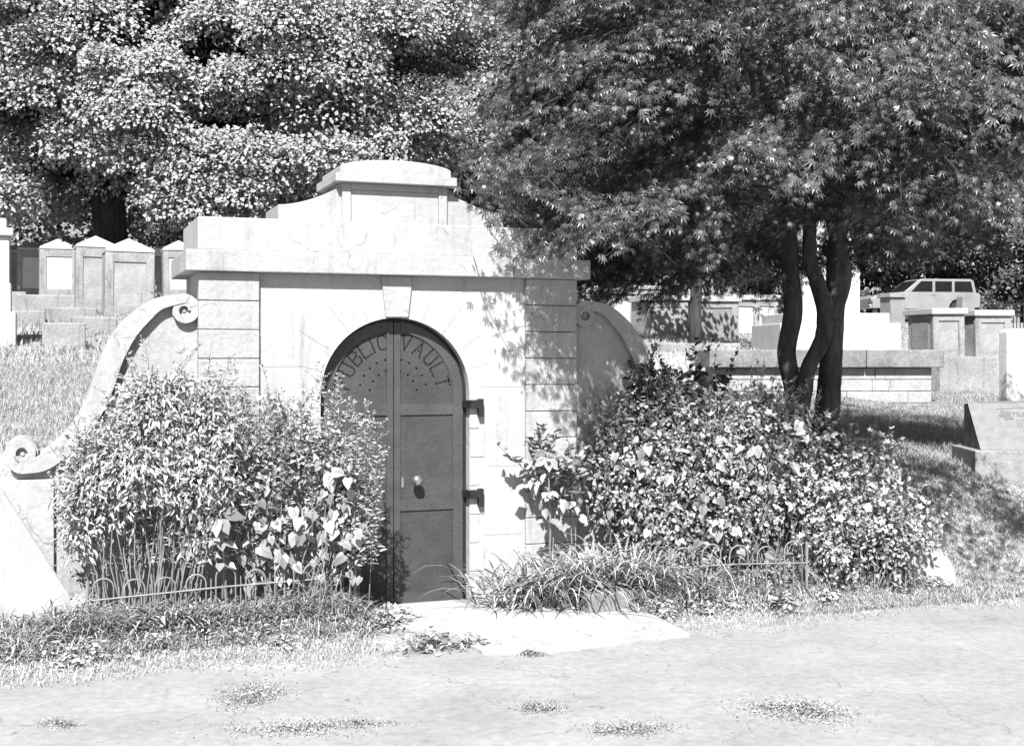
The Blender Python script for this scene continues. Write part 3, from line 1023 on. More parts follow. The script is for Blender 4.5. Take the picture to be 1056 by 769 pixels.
def limb(mb, a, b, r0, r1, sag=.0, n=7, wob=.12):
    a = np.asarray(a, float); b = np.asarray(b, float)
    L_ = np.linalg.norm(b - a)
    t = np.linspace(0, 1, n)
    p = a + (b - a) * t[:, None]
    p[:, 2] += sag * np.sin(t * math.pi)
    p[1:-1] += rng.normal(size=(n - 2, 3)) * wob * L_ * .25
    mb.tube(p, r0 + (r1 - r0) * t, 7, True, .05)


def broad_tree(name, label, base, trunk_r, crown_c, crown_r, n_clump, per, leaf, m, group=None, clump_r=(.7, 1.3), cat='tree', low=-.6, flat=.65, extra=()):
    base = np.asarray(base, float)
    t = thing(name, label, cat, tuple(base), 0, group)
    cc = np.asarray(crown_c, float); cr = np.asarray(crown_r, float)
    mb = MB()
    top = np.array([base[0] + (cc[0] - base[0]) * .4, base[1] + (cc[1] - base[1]) * .4, cc[2] + cr[2] * .2])
    tp = base + (top - base) * np.linspace(0, 1, 9)[:, None]
    tp[1:, :2] += rng.normal(size=(8, 2)) * trunk_r * .25
    tp[0, 2] -= .6
    mb.tube(tp, trunk_r * np.array([1.5, 1.08, 1, .95, .9, .8, .66, .5, .35]), 14, True, .07)
    cl = MB()
    d = rdir(n_clump); d[:, 2] = np.where(d[:, 2] < low, -d[:, 2], d[:, 2])
    fl = (d[:, 1] > .25) & (rng.random(n_clump) < .6); d[fl, 1] *= -1
    q = .55 + .45 * rng.random(n_clump) ** .6
    C = cc + d * q[:, None] * cr
    C[:, :2] += (d * q[:, None] * cr)[:, :2] * (.4 * np.clip(-d[:, 2], 0, 1))[:, None]
    if len(extra):                                     # low hanging boughs
        C = np.vstack([C, extra]); d = np.vstack([d, np.tile([0, -.8, -.2], (len(extra), 1))])
    for i in range(len(C)):
        r = rng.uniform(*clump_r) if i < n_clump else rng.uniform(.5, .85)
        n = int(per * rng.uniform(.6, 1.4) * (r / np.mean(clump_r)) ** 2)
        Pn, D = blob(C[i], (r, r, r * flat), n, .5, -.35)
        N = D * .5 + np.array([0, -.55, .75]) + d[i] * .3 + rng.normal(size=(n, 3)) * .3
        T_ = D * .7 + np.array([0, 0, -.45]) + rng.normal(size=(n, 3)) * .6
        cl.leaves(T_DIA, Pn, T_, N, leaf * rng.uniform(.7, 1.35, n), 1.2)
        if i % 3 == 0:
            k = rng.integers(3, 8)
            limb(mb, tp[k], C[i], trunk_r * .32, .03, .4)
    mb.build('trunk', M_BARK, t, smooth=True, origin=base)
    cl.build('crown', m, t, origin=base)
    return t


M_LEAF_L = leaf_mat('broad tree leaf', .31, .3, .65, .12, .15)
M_LEAF_D = leaf_mat('shaded tree leaf', .06, .5, .5, .1)  # shade behind the maple put into a darker leaf grey
M_LEAF_F = leaf_mat('far tree leaf', .24, .45, .5, .12)

# the big tree on the left
LOWB = np.array([px(x_, y_, Y_) for x_, y_, Y_ in ((150, 170, 25.2), (172, 190, 25), (198, 182, 24.8), (222, 196, 24.9), (246, 205, 25), (268, 190, 25.2), (160, 205, 25.3), (190, 216, 25.2), (214, 222, 25.2), (242, 226, 25.4), (138, 150, 25), (118, 165, 25.4), (262, 168, 25), (232, 165, 24.8), (300, 165, 25), (322, 178, 25.2), (345, 168, 25.2), (372, 172, 25.5), (310, 195, 25.4), (395, 160, 25.6), (200, 155, 24.8), (170, 230, 25.8), (255, 236, 25.6))])
b0 = px(100, 262, 31)
broad_tree('shade_tree', 'big spreading shade tree with thick dark trunk behind the left tombs', (b0[0], 31, 2.6), .42,
           (px(190, 0, 29)[0], 29.5, 9.6), (7.2, 5.0, 5.6), 460, 1150, .085, M_LEAF_L, low=-.9, clump_r=(.45, 1.3), flat=.9, extra=LOWB)
bg_trees = [(-4, 40, 13, 5.5, 'dense tree filling the far left edge behind the white monument'),
            (430, 36, 12, 4.2, 'dark leafed tree rising behind the vault cap'),
            (250, 46, 15, 6.0, 'far pale tree seen low between trunk and vault'),
            (560, 44, 15, 5.8, 'dark tree behind the left edge of the maple crown'),
            (700, 60, 20, 7.5, 'far dark tree behind the middle of the maple'),
            (880, 70, 23, 8.0, 'far dark tree behind the obelisk and maple stems'),
            (330, 43, 12, 5.0, 'pale tree filling the gap behind the left end of the parapet'),
            (480, 52, 17, 6.0, 'tree standing between vault cap and maple crown'),
            (790, 78, 22, 9.0, 'farthest dark tree low behind the left maple stem'),
            (960, 82, 24, 9.0, 'farthest dark tree low behind the parked truck'),
            (1060, 68, 23, 8.0, 'far tree rising behind the parked truck')]
for x, Y, cz, r, lab in bg_trees:
    X = (x - 528) / F * Y
    gz = float(terrain(X, Y))
    broad_tree('background_tree', lab, (X, Y, gz), .3, (X, Y, gz + cz * .52), (r, r * .7, cz * .6), 210, 170, .26 if Y > 42 else .17,
               M_LEAF_D if x > 500 else M_LEAF_F, 'trees beyond the graves', (.9, 1.7), low=-1.0)
# low bushes behind the left tombs
for x, Y, r, lab in ((60, 38, 1.5, 'pale round bush left of the thick trunk behind tombs'), (165, 39, 2.0, 'pale bush right of the thick trunk behind tombs')):
    X = (x - 528) / F * Y; gz = float(terrain(X, Y))
    t = thing('garden_bush', lab, 'bush', (X, Y, gz))
    cl = MB()
    for i in range(26):
        d = rdir(1)[0]; d[2] = abs(d[2])
        Pn, D = blob(np.array([X, Y, gz + .5]) + d * [r, r, r * 1.0], (.6, .6, .45), 120, .4)
        cl.leaves(T_DIA, Pn, D + rng.normal(size=D.shape) * .5 + [0, 0, -.3], D + [0, -.2, .8], .16 * rng.uniform(.7, 1.3, 120))
    cl.build('foliage', M_LEAF_L, t, origin=(X, Y, gz))
    mb = MB()
    for i in range(7):
        limb(mb, (X, Y, gz - .1), (X + rng.uniform(-1, 1), Y + rng.uniform(-.6, .6), gz + 1.5), .04, .015)
    mb.build('stems', M_BARK, t, origin=(X, Y, gz))
# small dark trunk among the middle tombs
t = local_thing('young_tree', 'slim dark trunked young tree among the middle tombs', 'tree', 717, 352, 21, 0)
bb = px(717, 352, 21)
mb = MB(); mb.tube([bb - [0, 0, .4], bb + [0, 0, .5], bb + [.05, 0, 1.3], bb + [.0, .1, 2.4]], [.12, .105, .09, .06], 9); mb.build('trunk', M_BARK, t, smooth=True, origin=bb)
cl = MB()
for i in range(30):
    Pn, D = blob(bb + [rng.uniform(-1, 1), rng.uniform(-.8, .8), rng.uniform(1.2, 3.0)], (.5, .5, .3), 90, .3)
    cl.leaves(T_DIA, Pn, D + [0, 0, -.4], D + [0, 0, .9], .12 * rng.uniform(.7, 1.3, 90))
cl.build('crown', M_LEAF_D, t, origin=bb)

# ---- the maple
MY = 11.4
mbase = px(848, 452, MY)
maple = thing('maple_tree', 'many stemmed maple with star shaped leaves shading the right of the vault', 'tree', tuple(mbase))
mb = MB()


def stem(pts, rad, Yo=0.0, up=None):
    p = [px(x, y, MY + yo) for x, y, yo in pts]
    if up is not None:
        p += [np.asarray(q) for q in up]
    p = np.array(p)
    c = catmull(np.column_stack([p, rad]), 5)
    ns = c[:, :3].copy()
    mb.tube(ns, c[:, 3] * .93, 16, True, .055)


stem([(826, 445, .0), (819, 403, 0), (811, 364, .0), (818, 321, .0), (815, 282, .05), (812, 235, .1), (790, 160, .1), (740, 80, 0)], [.11, .092, .088, .092, .085, .075, .06, .035])
stem([(850, 460, 0), (853, 425, 0), (857, 373, .02), (860, 330, .03), (863, 280, .03), (866, 232, .1), (890, 160, .2), (930, 70, .3)], [.15, .125, .105, .098, .1, .085, .06, .035])
stem([(822, 440, -.06), (829, 407, -.08), (834, 378, -.12), (848, 350, -.16), (851, 320, -.14), (843, 292, -.06), (835, 262, .05), (838, 190, .1), (850, 90, 0)], [.085, .08, .072, .078, .082, .075, .07, .05, .03])
stem([(858, 330, -.02), (868, 300, 0), (870, 276, 0), (862, 250, .1), (850, 200, .4)], [.06, .075, .07, .06, .04])
CC = np.array([mbase[0] - .15, MY - .2, 0])
RX, RY = 3.35, 3.1
ZT = 6.9


def z_bot(r, ph):
    # the crown hangs lower at its rim, and lowest on the left
    # crown base by direction: right, back, left, front
    rim = np.interp(ph % (2 * math.pi), [0, 1.2, 2.2, 3.3, 3.75, 4.3, 4.9, 5.5, 6.2832], [2.7, 2.65, 2.45, 2.5, 2.85, 2.9, 2.95, 2.8, 2.7])
    return 3.15 + (rim - 3.15) * max(0, (r - .25) / .75) ** .8


cl = MB(); tw = MB()
M_MAPLE = leaf_mat('maple leaf', .058, .6, .42, .03, .5)
NB = 210
NS = 11
# boughs set one by one: over the cornice end, round the stem tops, the low skirt behind the right wing; the last ones added to shade the right lawn
FIXED = [(.3, 9.0, 3.2), (.46, 9.05, 3.02), (.32, 9.1, 3.45), (.62, 9.0, 2.95), (.52, 9.0, 3.3), (.8, 8.95, 3.05), (2.3, 12.4, 3.1), (2.75, 12.6, 3.0), (3.3, 12.5, 3.0), (2.5, 10.9, 3.2), (2.1, 12.2, 2.85),
         (2.95, 10.9, 3.2), (1.0, 11.4, 2.8), (1.45, 11.6, 2.72), (.8, 11.0, 2.85), (1.8, 11.3, 2.85), (1.2, 10.8, 2.95), (2.7, 13.2, 3.3), (3.4, 11.2, 3.2), (3.0, 8.95, 3.25), (3.4, 8.75, 3.1), (3.85, 8.65, 3.05), (3.3, 9.3, 3.3), (4.3, 8.4, 3.05), (3.7, 9.1, 3.2)]  # end of the list: boughs added for their shadow on the right lawn
for i in range((NB + len(FIXED)) * NS):
    if i % NS == 0:                                     # a new bough: a drooping shelf of sprays
        ph = rng.uniform(0, 2 * math.pi)
        if rng.random() < .55:
            ph = rng.uniform(math.pi, 2 * math.pi)      # the side towards the road is the denser one
        r = .25 + .75 * rng.random() ** .5
        ox, oy = math.cos(ph), math.sin(ph)
        bx, by = CC[0] + ox * r * RX, CC[1] + oy * r * RY
        zb = z_bot(r, ph); zt = 3.1 + (ZT - 3.1) * math.sqrt(max(0, 1 - (r * .97) ** 2)) + .1
        bz = zb + max(zt - zb, .1) * rng.random() ** .85
        tt = (bz - zb) / max(zt - zb, .1)
        if i >= NB * NS:
            bx, by, bz = FIXED[i // NS - NB]
            tt = .3
        bx = max(bx, .28 + rng.random() * .2 if bz > 3.5 else .5 + rng.random() * .2 if i < NB * NS else bx)
        # the slant stone and the flowers stand in the sun: the crown keeps back on that side
        lim = 0 if i >= NB * NS else 14.6 if bx > 3.0 else 11.3 if bx > 2.4 else 11.0 if bx > 1.1 else 0
        if bx > 3.1 and i < NB * NS:
            bz = max(bz, 3.3)
        by = max(by, lim - (bz - .7) / 1.072)
    la, lb = rng.normal() * .25, rng.normal() * .30      # along and across the bough
    x, y = bx + ox * la - oy * lb, by + oy * la + ox * lb
    z = bz - .32 * la - .25 * abs(lb) + rng.normal() * .03
    L_ = rng.uniform(.4, .8)
    ang = math.atan2(oy, ox) + rng.normal() * .5
    dr = np.array([math.cos(ang), math.sin(ang), -.25 - .25 * r + .2 * tt]); dr /= np.linalg.norm(dr)
    sd_ = np.array([-math.sin(ang), math.cos(ang), 0])
    root = np.array([x, y, z]) - dr * L_ * .4
    n = int(rng.uniform(38, 66))
    s_ = rng.random(n) ** .8
    lat = rng.uniform(-1, 1, n) * .36 * L_ * (1.15 - .75 * s_)
    Pn = root + dr * (s_ * L_)[:, None] + sd_ * lat[:, None]
    Pn[:, 2] += -.22 * (s_ ** 2) * L_ - np.abs(lat) * .22 + rng.normal(size=n) * .035
    out = dr * .55 + sd_ * np.sign(lat)[:, None] * .35 + np.array([0, 0, -.6]) + rng.normal(size=(n, 3)) * .3
    N = np.array([ox * .35, oy * .35 - .15, .8]) + rng.normal(size=(n, 3)) * .33
    cl.leaves(T_MAP, Pn, out, N, rng.uniform(.034, .072, n), rng.uniform(.8, 1.1))
    t5 = np.linspace(-.5, 1, 5)
    tp = root + dr * (t5 * L_)[:, None]
    tp[:, 2] -= .22 * np.maximum(t5, 0) ** 2 * L_
    tp[1:4] += rng.normal(size=(3, 3)) * .03
    tw.tube(tp[1:], [.0045, .004, .003, .0015], 4, cap=False)
for i in range(24):
    ph = rng.uniform(0, 2 * math.pi); r = rng.uniform(.3, .62)
    tip = np.array([max(.7, CC[0] + math.cos(ph) * r * RX), CC[1] + math.sin(ph) * r * RY, rng.uniform(3.2, 5.4)])
    src = px(rng.choice([815, 838, 866]), rng.uniform(150, 240), MY)
    limb(mb, src, tip, .03, .005, .45, 12, .2)
mb.build('trunk', M_BARKM, maple, smooth=True, origin=mbase)
tw.build('twigs', M_BARK, maple, origin=mbase)
cl.build('crown', M_MAPLE, maple, origin=mbase)

# ------------------------------------------------------------------ plants round the door
M_PALE = leaf_mat('pale herb leaf', .42, .35, .45, .14, .4)
M_HERB = leaf_mat('herb leaf', .3, .45, .45, .14, .4)
M_BIG = leaf_mat('broad glossy leaf', .27, .45, .38, .14, .5)
M_SHRUB = leaf_mat('shrub leaf', .27, .55, .42, .14, .45)
M_DARKL = leaf_mat('dark shrub leaf', .035, .4, .4, .15, .5)
M_STRAP = leaf_mat('lily blade', .36, .45, .4, .14, .45)
M_PETAL = leaf_mat('white petal', .52, .15, .6, .3, .2)
M_STEM = mat('plant stem', .13, .24, 8, .8)
M_WIRE = mat('galvanised wire', .15, .24, 9, .5, spec=.5)


def base_at(x, Y):
    X = (x - 528) / F * Y
    return np.array([X, Y, float(terrain(X, Y))])


def herb(name, label, cat, x, Y, blobs, tpl, m, size, per_area=1.0, wid=None, group=None, stems=12, up=.5, shell=.3, droop=-.25, stem_r=.004, extra=None, shoots=True):
    """blobs: (px, py, dY, rx_px, ry_px, depth m, count) clumps of foliage carried on stems from one base"""
    b = base_at(x, Y)
    t = thing(name, label, cat, tuple(b), 0, group)
    cl = MB(); sm = MB()
    for bx, by, dY, rx, ry, dp, n in blobs:
        c = px(bx, by, Y + dY)
        s = (Y + dY) / F
        n = int(n)
        Pn, D = blob(c, (rx * s, dp, ry * s), n, shell)
        Pn += rng.normal(size=Pn.shape) * .035
        N = D * .7 + np.array([0, -.25, up]) + rng.normal(size=(n, 3)) * .45
        T_ = D * .6 + np.array([0, 0, droop]) + rng.normal(size=(n, 3)) * .55
        cl.leaves(tpl, Pn, T_, N, size * rng.uniform(.6, 1.3, n), wid)
        for k in range(int(3 + (rx + ry) / 11) if shoots else 0):        # leafy shoots standing out of the mass
            d0 = rdir(1)[0]; d0[2] = abs(d0[2]) * .9 + .1; d0 /= np.linalg.norm(d0)
            a0 = c + d0 * np.array([rx * s, dp, ry * s]) * .85
            ln = rng.uniform(.1, .26)
            e0 = a0 + (d0 * .7 + np.array([rng.normal() * .3, rng.normal() * .2, .75])) * ln
            sm.tube([a0, (a0 + e0) / 2 + rng.normal(size=3) * .012, e0], [.003, .0025, .0012], 5)
            m_ = int(ln * 90)
            f_ = rng.random(m_)
            O = rdir(m_); O[:, 2] = np.abs(O[:, 2]) * .5
            cl.leaves(tpl, a0 + (e0 - a0) * f_[:, None], O + [0, 0, .25], O * .2 + [0, -.35, .8] + rng.normal(size=(m_, 3)) * .3, size * rng.uniform(.5, 1.05, m_) * (1.15 - .5 * f_), wid)
        ns = max(2, int(stems * rx / 60))
        for k in range(ns):
            tip = c + np.array([rng.uniform(-.8, .8) * rx * s, rng.uniform(-.6, .6) * dp, rng.uniform(.1, .85) * ry * s])
            ft = np.array([b[0] * .45 + tip[0] * .55 + rng.normal() * .05, np.clip(b[1] + rng.normal() * .08, Y - .2, Y + .25), 0])
            ft[2] = float(terrain(ft[0], ft[1])) - .02
            limb(sm, ft, tip, stem_r * 1.3, stem_r * .6, 0, 6, .05)
    if extra:
        extra(t, cl, sm, b)
    cl.build('foliage', m, t, origin=b)
    sm.build('stems', M_STEM, t, origin=b)
    return t


def airy(name, label, x, Y, tops, m, group=None):
    """thin upright stems set with tiny leaves"""
    b = base_at(x, Y)
    t = thing(name, label, 'wildflower', tuple(b), 0, group)
    cl = MB(); sm = MB()
    for (tx, ty, dY) in tops:
        tip = px(tx, ty, Y + dY)
        ft = np.array([b[0] + (tip[0] - b[0]) * .55 + rng.normal() * .03, b[1] + rng.normal() * .06, b[2] - .02])
        k = 9
        tt = np.linspace(0, 1, k)
        p = ft + (tip - ft) * tt[:, None]
        p[:, 0] += np.sin(tt * 3) * rng.normal() * .03
        sm.tube(p, .004 - .003 * tt, 5)
        L_ = np.linalg.norm(tip - ft)
        n = int(150 * L_)
        s_ = rng.uniform(.22, 1, n)
        Pn = ft + (tip - ft) * s_[:, None]
        az = rng.uniform(0, 2 * math.pi, n)
        O = np.stack([np.cos(az), np.sin(az), np.full(n, .35)], 1)
        rad = .085 * (1.05 - s_) * rng.random(n) + .006
        Pn = Pn + O * rad[:, None]
        cl.leaves(T_LAN, Pn, O + rng.normal(size=(n, 3)) * .3, O * .2 + [0, -.3, .8] + rng.normal(size=(n, 3)) * .4, rng.uniform(.025, .065, n) * (1.25 - .6 * s_), 1.3)
        for q in range(int(9 * L_)):                           # flowering side twigs near the top
            s1 = rng.uniform(.5, .98)
            a = ft + (tip - ft) * s1
            az1 = rng.uniform(0, 2 * math.pi)
            e = a + np.array([math.cos(az1), math.sin(az1), .7]) * rng.uniform(.04, .12)
            sm.tube([a, e], [.0015, .001], 4, cap=False)
            m_ = 10
            cl.leaves(T_DIA, a + (e - a) * rng.random(m_)[:, None] * 1.05, rdir(m_) + [0, 0, .5], rdir(m_) + [0, -.3, .8], rng.uniform(.009, .02, m_))
    cl.build('foliage', m, t, origin=b)
    sm.build('stems', M_STEM, t, origin=b)
    return t


# left bed ------------------------------------------------------------
herb('tall_phlox', 'tall pale leafy perennial with bare lower stems left of the door', 'plant', 150, 8.28,
     [(115, 470, 0, 48, 40, .2, 1426), (160, 430, .05, 48, 45, .2, 1839), (205, 440, .12, 42, 55, .2, 1839), (85, 500, -.1, 28, 38, .18, 781),
      (140, 490, -.1, 60, 34, .2, 1839), (200, 495, -.02, 45, 40, .2, 1426), (160, 410, .1, 30, 26, .12, 598), (80, 545, -.1, 24, 40, .14, 420), (205, 540, 0, 30, 40, .1, 420), (150, 545, .15, 50, 40, .08, 400), (110, 525, -.05, 45, 22, .15, 575)],
     T_LAN, M_PALE, .056, wid=1.4, stems=8, stem_r=.004, droop=-.5)
tops = [(240, 365, .1), (252, 395, 0), (275, 400, .1), (285, 430, 0), (300, 410, .05), (225, 385, .15), (265, 425, -.05), (245, 420, -.1), (215, 400, .1), (295, 440, -.1)]
airy('goldenrod', 'airy tall weed stems standing against the left pier', 262, 8.5, tops, M_HERB)
tops = [(330, 375, 0), (345, 400, -.05), (362, 410, .05), (378, 415, 0), (390, 435, -.05), (372, 440, -.1), (318, 400, .05), (350, 385, .1), (335, 430, -.1), (360, 450, -.1), (395, 460, -.1), (310, 440, 0), (325, 455, -.1), (384, 425, -.1), (340, 460, -.12), (368, 425, -.12)]
airy('goldenrod', 'airy flowering weed stems leaning across the door left leaf', 340, 8.62, tops, M_PALE)
herb('leafy_weed', 'dense small leaved weed filling the bed beside the door', 'plant', 300, 8.6,
     [(260, 480, -.05, 45, 40, .16, 700), (320, 475, 0, 48, 42, .15, 750), (350, 500, -.05, 26, 45, .12, 420), (290, 440, .05, 36, 28, .12, 300)], T_OVA, M_HERB, .045, stems=14)


def rosette(name, label, x, y, Y, n, size, m, tilt=.35, cat='plant'):
    b = base_at(x, Y)
    t = thing(name, label, cat, tuple(b))
    c = px(x, y, Y - .16)
    cl = MB(); sm = MB()
    sm.tube([b - [0, 0, .05], (b + c) / 2 + [.02, 0, 0], c], [.009, .008, .006], 7)
    az = np.linspace(0, 2 * math.pi, n, endpoint=False) + rng.normal(size=n) * .15
    N0 = np.array([.05, -.72, .69])
    D = np.cos(az)[:, None] * np.array([1., 0, 0]) + np.sin(az)[:, None] * np.array([0, .69, .72]) - N0 * tilt * .6
    N = np.repeat(N0[None], n, 0) + rng.normal(size=(n, 3)) * .15
    cl.leaves(T_OVA, np.repeat(c[None], n, 0) + D * .02, D, N, size * rng.uniform(.85, 1.15, n), 1.0)
    for zf in (.55, .75):
        k = 5
        az = rng.uniform(0, 6.28, k)
        D = np.stack([np.cos(az), np.sin(az), np.full(k, -.3)], 1)
        cl.leaves(T_OVA, np.repeat((b + (c - b) * zf)[None], k, 0) + D * .02, D, D * .3 + [0, -.4, .8], size * .8)
    cl.build('leaves', m, t, origin=b)
    sm.build('stem', M_STEM, t, origin=b)
    return t


rosette('broadleaf_weed', 'single stem plant with rosette of very large pale leaves amid left bed', 228, 532, 8.36, 7, .125, M_BIG)


def heart_vine(name, label, x, Y, boxes, n, size, m, Yj=.12):
    b = base_at(x, Y)
    t = thing(name, label, 'vine', tuple(b))
    cl = MB(); sm = MB()
    pts = []
    for (x0, x1, y0, y1), k in zip(boxes, n):
        for _ in range(k):
            pts.append(px(rng.uniform(x0, x1), rng.uniform(y0, y1), Y + rng.uniform(-Yj, Yj)))
    pts = np.array(pts); M = len(pts)
    D = np.stack([rng.normal(size=M) * .45, rng.normal(size=M) * .3 - .25, np.full(M, -.8) + rng.normal(size=M) * .25], 1)
    N = np.stack([rng.normal(size=M) * .35, np.full(M, -.75), np.full(M, .55) + rng.normal(size=M) * .3], 1)
    cl.leaves(T_HEA, pts, D, N, size * rng.uniform(.6, 1.3, M), .95)
    for i in range(0, M, 5):
        ft = b + [rng.normal() * .15, rng.normal() * .05, -.03]
        limb(sm, ft, pts[i], .004, .002, .08, 6, .1)
    cl.build('leaves', m, t, origin=b)
    sm.build('stems', M_STEM, t, origin=b)
    return t


heart_vine('heart_leaf_vine', 'heart leaved vine hanging over the hoops beside the iron door', 320, 8.45, [(255, 375, 515, 600), (330, 372, 480, 560), (240, 300, 545, 610)], [80, 34, 30], .075, M_BIG)


def lily(name, label, x, Y, n, length, width, spread, cat='plant', m=None, group=None, liftr=(.7, 1.45)):
    b = base_at(x, Y)
    cl = MB()
    P_ = b + np.stack([rng.normal(size=n) * spread[0], rng.normal(size=n) * spread[1], np.zeros(n)], 1)
    P_[:, 2] = terrain(P_[:, 0], P_[:, 1]) - .01
    straps(cl, P_, rng.uniform(0, 2 * math.pi, n), length * rng.uniform(.6, 1.2, n), width * rng.uniform(.7, 1.2, n), rng.uniform(*liftr, n))
    o = cl.build(name, m or M_STRAP, origin=b)
    return tag(o, label, cat, group)


lily('lily_clump', 'short lily clump behind the left end of the hoop fence', 150, 8.1, 60, .3, .028, (.16, .05))
lily('lily_clump', 'small lily tuft under the big leaved weed', 200, 8.15, 30, .28, .026, (.07, .04))
lily('lily_clump', 'tangled strap leaved clump between sloping slab and left fence', 75, 8.0, 110, .34, .016, (.2, .1))

M_FLWL = leaf_mat('flowering shrub leaf', .3, .6, .45, .14, .4)
# right bed -----------------------------------------------------------
lily('daylily_clump', 'large arching daylily clump spilling onto the concrete apron', 575, 9.25, 560, .64, .018, (.24, .1))
lily('daylily_clump', 'second daylily clump under the heart leaved shrub', 655, 9.35, 300, .62, .018, (.25, .1))
rosette('broadleaf_plant', 'tall broad leaved plant standing against the right pier', 565, 470, 9.5, 8, .11, M_HERB, .6)
herb('broadleaf_plant', 'low broad leaved plant at the foot of the right pier', 'plant', 572, 9.5, [(565, 495, 0, 22, 30, .1, 70), (590, 505, .05, 18, 26, .1, 60)], T_OVA, M_HERB, .1, stems=6)
herb('shade_shrub', 'dense mixed leaf shrub massed before the right scroll wing', 'shrub', 690, 9.85,
     [(640, 440, .1, 42, 44, .25, 1000), (690, 425, .15, 40, 42, .25, 1000), (655, 500, -.1, 55, 55, .3, 1600), (720, 470, -.1, 50, 55, .3, 1600), (700, 540, -.2, 60, 45, .25, 1520),
      (760, 520, -.15, 45, 55, .3, 1520), (620, 500, -.05, 26, 45, .2, 520), (770, 450, 0, 40, 48, .25, 1000)],
     T_OVA, M_SHRUB, .046, stems=16, shell=.3)
heart_vine('heart_leaf_vine', 'heart leaved vine low on the shrub behind the right hoops', 730, 9.55, [(660, 800, 480, 580), (740, 830, 430, 520), (610, 680, 440, 530)], [60, 34, 18], .078, M_BIG, .15)


airy('tall_weed', 'wispy weed stems standing above the right hand shrub', 690, 9.8,
     [(628, 405, 0), (645, 392, .05), (665, 384, 0), (690, 380, .05), (715, 392, 0), (735, 400, .05), (755, 392, .0), (775, 398, .05), (605, 425, -.05), (700, 395, -.05), (680, 392, -.08)], M_HERB)
airy('tall_weed', 'wispy weed stems standing above the tall left bed perennial', 160, 8.35,
     [(110, 402, 0), (135, 392, .05), (150, 384, 0), (172, 390, .05), (190, 388, 0), (208, 392, 0), (95, 425, 0), (225, 400, .05), (75, 455, -.05)], M_PALE)


def add_flowers(regions, size):
    def f(t, cl, sm, b):
        for (fx, fy, dY, rx, ry, dp, n) in regions:
            s = (b[1] + dY) / F
            Pn, D = blob(px(fx, fy, b[1] + dY), (rx * s, dp, ry * s), n, .8)
            Pn = Pn[D[:, 1] < .4]; D = D[D[:, 1] < .4]
            M = len(Pn)
            N = D * .5 + np.array([0, -.6, .6]) + rng.normal(size=(M, 3)) * .3
            T_ = np.cross(N, rdir(M))
            for j in range(min(M, 45)):
                fl = MB(); fl.leaves(T_FLO, Pn[j:j + 1], T_[j:j + 1], N[j:j + 1], size * rng.uniform(.7, 1.3, 1))
                o = fl.build('flower', M_PETAL, t, origin=b)
    return f


herb('flowering_shrub', 'white flowered shrub rising in front of the maple stems', 'shrub', 800, 9.9,
     [(790, 430, .1, 42, 36, .25, 800), (825, 455, .1, 40, 42, .25, 850), (800, 500, -.05, 45, 50, .3, 900), (870, 480, .1, 42, 30, .25, 620), (905, 475, .15, 30, 26, .2, 450)],
     T_OVA, M_FLWL, .042, stems=16, extra=add_flowers([(790, 430, .05, 46, 40, .28, 36), (830, 455, .05, 44, 42, .28, 36), (890, 472, .1, 48, 32, .28, 40), (800, 500, -.1, 40, 45, .3, 26)], .036))
herb('flowering_shrub', 'low white flowered shrub sprawling down the right bank', 'shrub', 880, 9.75,
     [(870, 520, 0, 45, 38, .25, 900), (910, 535, 0, 40, 42, .25, 900), (860, 565, -.1, 40, 34, .25, 800), (925, 570, -.05, 28, 28, .2, 450), (950, 545, .05, 22, 26, .15, 240)],
     T_OVA, M_FLWL, .042, stems=16, extra=add_flowers([(870, 515, 0, 48, 38, .28, 50), (912, 530, 0, 42, 42, .28, 50), (860, 560, -.1, 40, 34, .27, 26)], .036))


def twig(t, cl, sm, b):
    for (a, c) in (((680, 400), (655, 335)), ((700, 398), (742, 390)), ((690, 400), (720, 380))):
        sm.tube([px(*a, 9.95), (px(*a, 9.95) + px(*c, 9.95)) / 2 + [.02, 0, .02], px(*c, 9.95)], [.006, .004, .002], 5)


herb('dark_sapling', 'dark leaved sapling poking from the top of the right shrub', 'sapling', 700, 9.95,
     [(668, 395, 0, 24, 16, .12, 90), (700, 396, 0, 26, 18, .12, 110), (738, 402, 0, 12, 10, .08, 30), (672, 425, 0, 26, 20, .12, 90)], T_OVA, M_DARKL, .065, stems=8, extra=twig)


